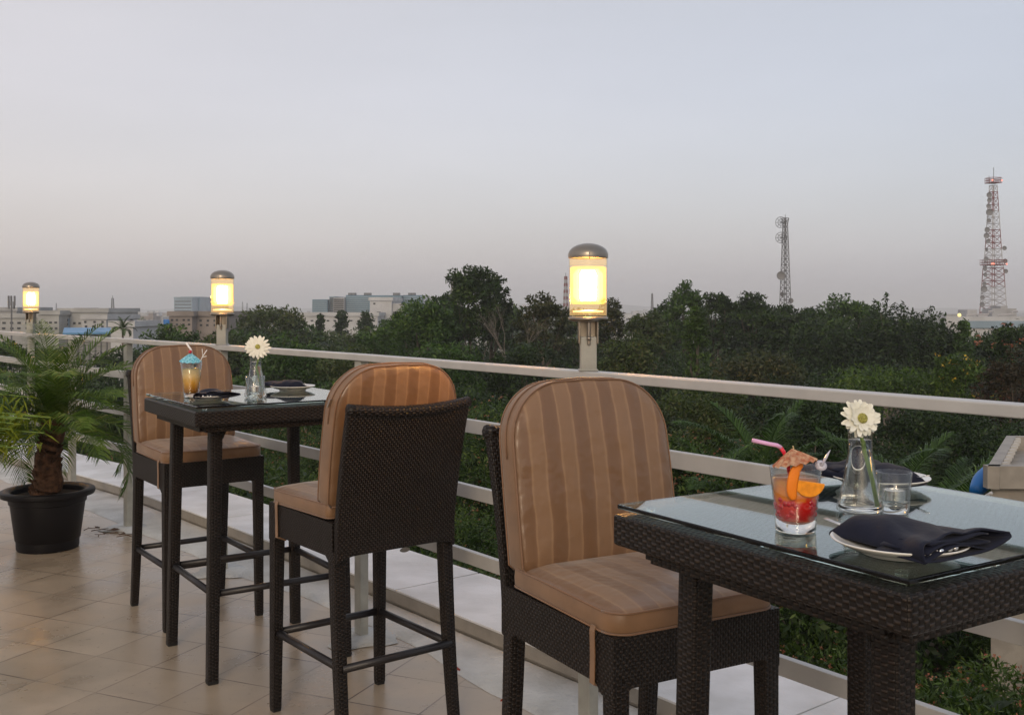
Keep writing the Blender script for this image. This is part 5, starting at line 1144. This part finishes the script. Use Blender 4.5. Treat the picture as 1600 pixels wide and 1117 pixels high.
# slim mast
D = 190; x = at(1227, D); t1 = empty('lattice_mast', (x, D, GROUND), R(20), 'slim grey lattice mast with round dishes on its left side', 'mast')
def zz(y, D): return zat(y, D)-GROUND
lev = []; ys = np.linspace(505, 341, 19)
for y_ in ys: lev.append((zz(y_, D), (.45+.75*(y_-341)/140)*.62 if y_ > 341 else .45))
lattice(t1, [(0, 1.25)]+lev, lambda i: M['tgrey'], .055)
mb = MB(); mb.bar((0,0,zz(341,D)), (0,0,zz(335,D)), .05); mb.bar((-.3,0,zz(341,D)), (.5,0,zz(341,D)), .05); mb.build('spike', M['tgrey'], t1, uv=False)
for c, r_, az, gr, mm in (((-1.25,-.3,zz(348,D)), 1.0, R(-62), True, 'tgrey'), ((-1.3,-.6,zz(372,D)), 1.0, R(-35), True, 'tgrey'), ((-1.25,-.5,zz(431,D)), .8, R(-35), False, 'dish'), ((-.9,-.3,zz(460,D)), .5, R(20), False, 'dish'), ((.95,-.4,zz(470,D)), .5, R(-10), False, 'dish')):
    dish(t1, c, r_, az, M[mm], gr)
mb = MB()
for y_ in (348,372,431): mb.bar((-1.2,-.2,zz(y_,D)), (0,0,zz(y_,D)), .06)
mb.build('dish_arm', M['tgrey'], t1, uv=False)
# red and white tower
D = 250; x = at(1552, D); t2 = empty('lattice_tower', (x, D, GROUND), R(14), 'tall red and white lattice tower with two platforms and many dishes', 'tower')
lev = [(0, 5.2)]
for i in range(25): y_ = 528-(528-290)*i/24; lev.append((zz(y_, D), .5*(22+ (y_-290)/238*58 if y_ > 415 else 20+(y_-290)/125*28)*.105*.58))
cols = ['twhite','tred']
lattice(t2, lev, lambda i: M[cols[(i//3) % 2]], .075)
for y_, hw in ((286, 1.35), (414, 2.1)):
    mb = MB(); z = zz(y_, D); mb.box((0,0,z), (2*hw,2*hw,.18))
    for k in range(4):
        a = k*math.pi/2; cx, cy = hw*math.cos(a+.785)*1.414, hw*math.sin(a+.785)*1.414; dx, dy = hw*math.cos(a+2.356)*1.414, hw*math.sin(a+2.356)*1.414
        for hh in (.6, 1.2): mb.bar((cx,cy,z+hh), (dx,dy,z+hh), .06)
        for q in range(6): u_ = q/6; mb.bar((cx+(dx-cx)*u_, cy+(dy-cy)*u_, z), (cx+(dx-cx)*u_, cy+(dy-cy)*u_, z+1.2), .05)
    mb.build('platform', M['tred'], t2, uv=False)
mb = MB(); mb.bar((.1,0,zz(286,D)), (.1,0,zz(262,D)), .09); mb.bar((-1.2,0,zz(286,D)), (-1.2,0,zz(275,D)), .06); mb.build('lightning_rod', M['tgrey'], t2, uv=False)
for y_ in (306,314,323,333,346,360,369,378,391,405,420,430,444,452,465,476):
    k = (y_-290)/125*1.2 if y_ < 415 else 1.2+(y_-415)/113*1.9; dish(t2, (-(1.2+k)*1.0-.55, rnd.uniform(-1.4,-.6), zz(y_, D)), rnd.choice([.55,.7,.85]), rnd.uniform(-.5,.3), M['dish'])
for y_ in (388,408,424): k = (y_-290)/125*1.2; dish(t2, (1.5+k, -.9, zz(y_, D)), .55, rnd.uniform(-.8,-.2), M['dish'])
for c in ((-1.35,-1.35,zz(283,D)), (1.35,-1.35,zz(283,D)), (-2.1,-2.1,zz(413,D)), (2.1,-2.1,zz(413,D)), (-1.6,-2.1,zz(413,D))):
    mb = MB(); mb.sphere(c, .20, 8); mb.build('beacon', M['beacon'], t2, uv=False)
def small_mast(px, ytop, ybot, D, wpx, label, colm='tgrey', n=10):
    t = empty('antenna_mast', (at(px,D), D, GROUND), .3, label, 'mast'); hw = wpx/2/F0*D; lv = [(0, hw*1.1)]
    for i in range(n): y_ = ybot-(ybot-ytop)*i/(n-1); lv.append((zz(y_,D), hw*(1-.55*i/(n-1))))
    lattice(t, lv, (lambda i: M[colm] if colm != 'rw' else M[cols[i % 2]]), hw*.11)
    mb = MB(); mb.bar((0,0,lv[-1][0]), (0,0,lv[-1][0]+hw*1.6), hw*.12); mb.build('spike', M['tgrey'], t, uv=False)
small_mast(176, 466, 498, 420, 5.5, 'hazy lattice mast on the skyline between the two left lamps')
small_mast(884, 432, 500, 330, 7, 'red and white lattice mast half hidden by the big lamp', 'rw', 14)
small_mast(858, 462, 492, 300, 8, 'short red and white mast above the brownish tree', 'rw', 7)
small_mast(1019, 459, 492, 260, 3.5, 'small dark antenna mast right of the big lamp')
small_mast(88, 474, 492, 500, 2, 'thin hazy mast right of the smallest lamp')
small_mast(379, 472, 492, 600, 2.2, 'left of two thin hazy masts right of the second lamp'); small_mast(386, 474, 492, 600, 2.2, 'right of two thin hazy masts right of the second lamp')
mm_ = empty('monopole_mast', (at(18,165), 165, GROUND), 0, 'dark monopole mast left of the smallest lamp', 'mast'); mb = MB(); mb.bar((0,0,0), (0,0,zz(466,165)), .13, 8); mb.build('pole', M['tgrey'], mm_, uv=False)
mb = MB()
for k in range(3): a = k*2.1; mb.box((.5*math.cos(a), .5*math.sin(a), zz(470,165)), (.22,.22,1.6)); mb.box((.45*math.cos(a+1), .45*math.sin(a+1), zz(477,165)), (.22,.22,1.2))
mb.build('antenna_panel', M['tgrey'], mm_, uv=False)

# ------------------------------------------------------------------ air
hm = bpy.data.materials.new('haze_air'); hm.use_nodes = True; t = hm.node_tree; t.nodes.remove(t.nodes['Principled BSDF'])
pv = t.nodes.new('ShaderNodeVolumePrincipled'); pv.inputs['Color'].default_value = (.96,.97,1,1); pv.inputs['Density'].default_value = .0005; pv.inputs['Anisotropy'].default_value = .0
t.links.new(pv.outputs[0], t.nodes['Material Output'].inputs['Volume'])
mb = MB(); mb.box((0, 3850, (GROUND-2+60)/2), (9200, 8500, 60-GROUND+2)); tag(mb.build('haze', hm, uv=False), kind='stuff')
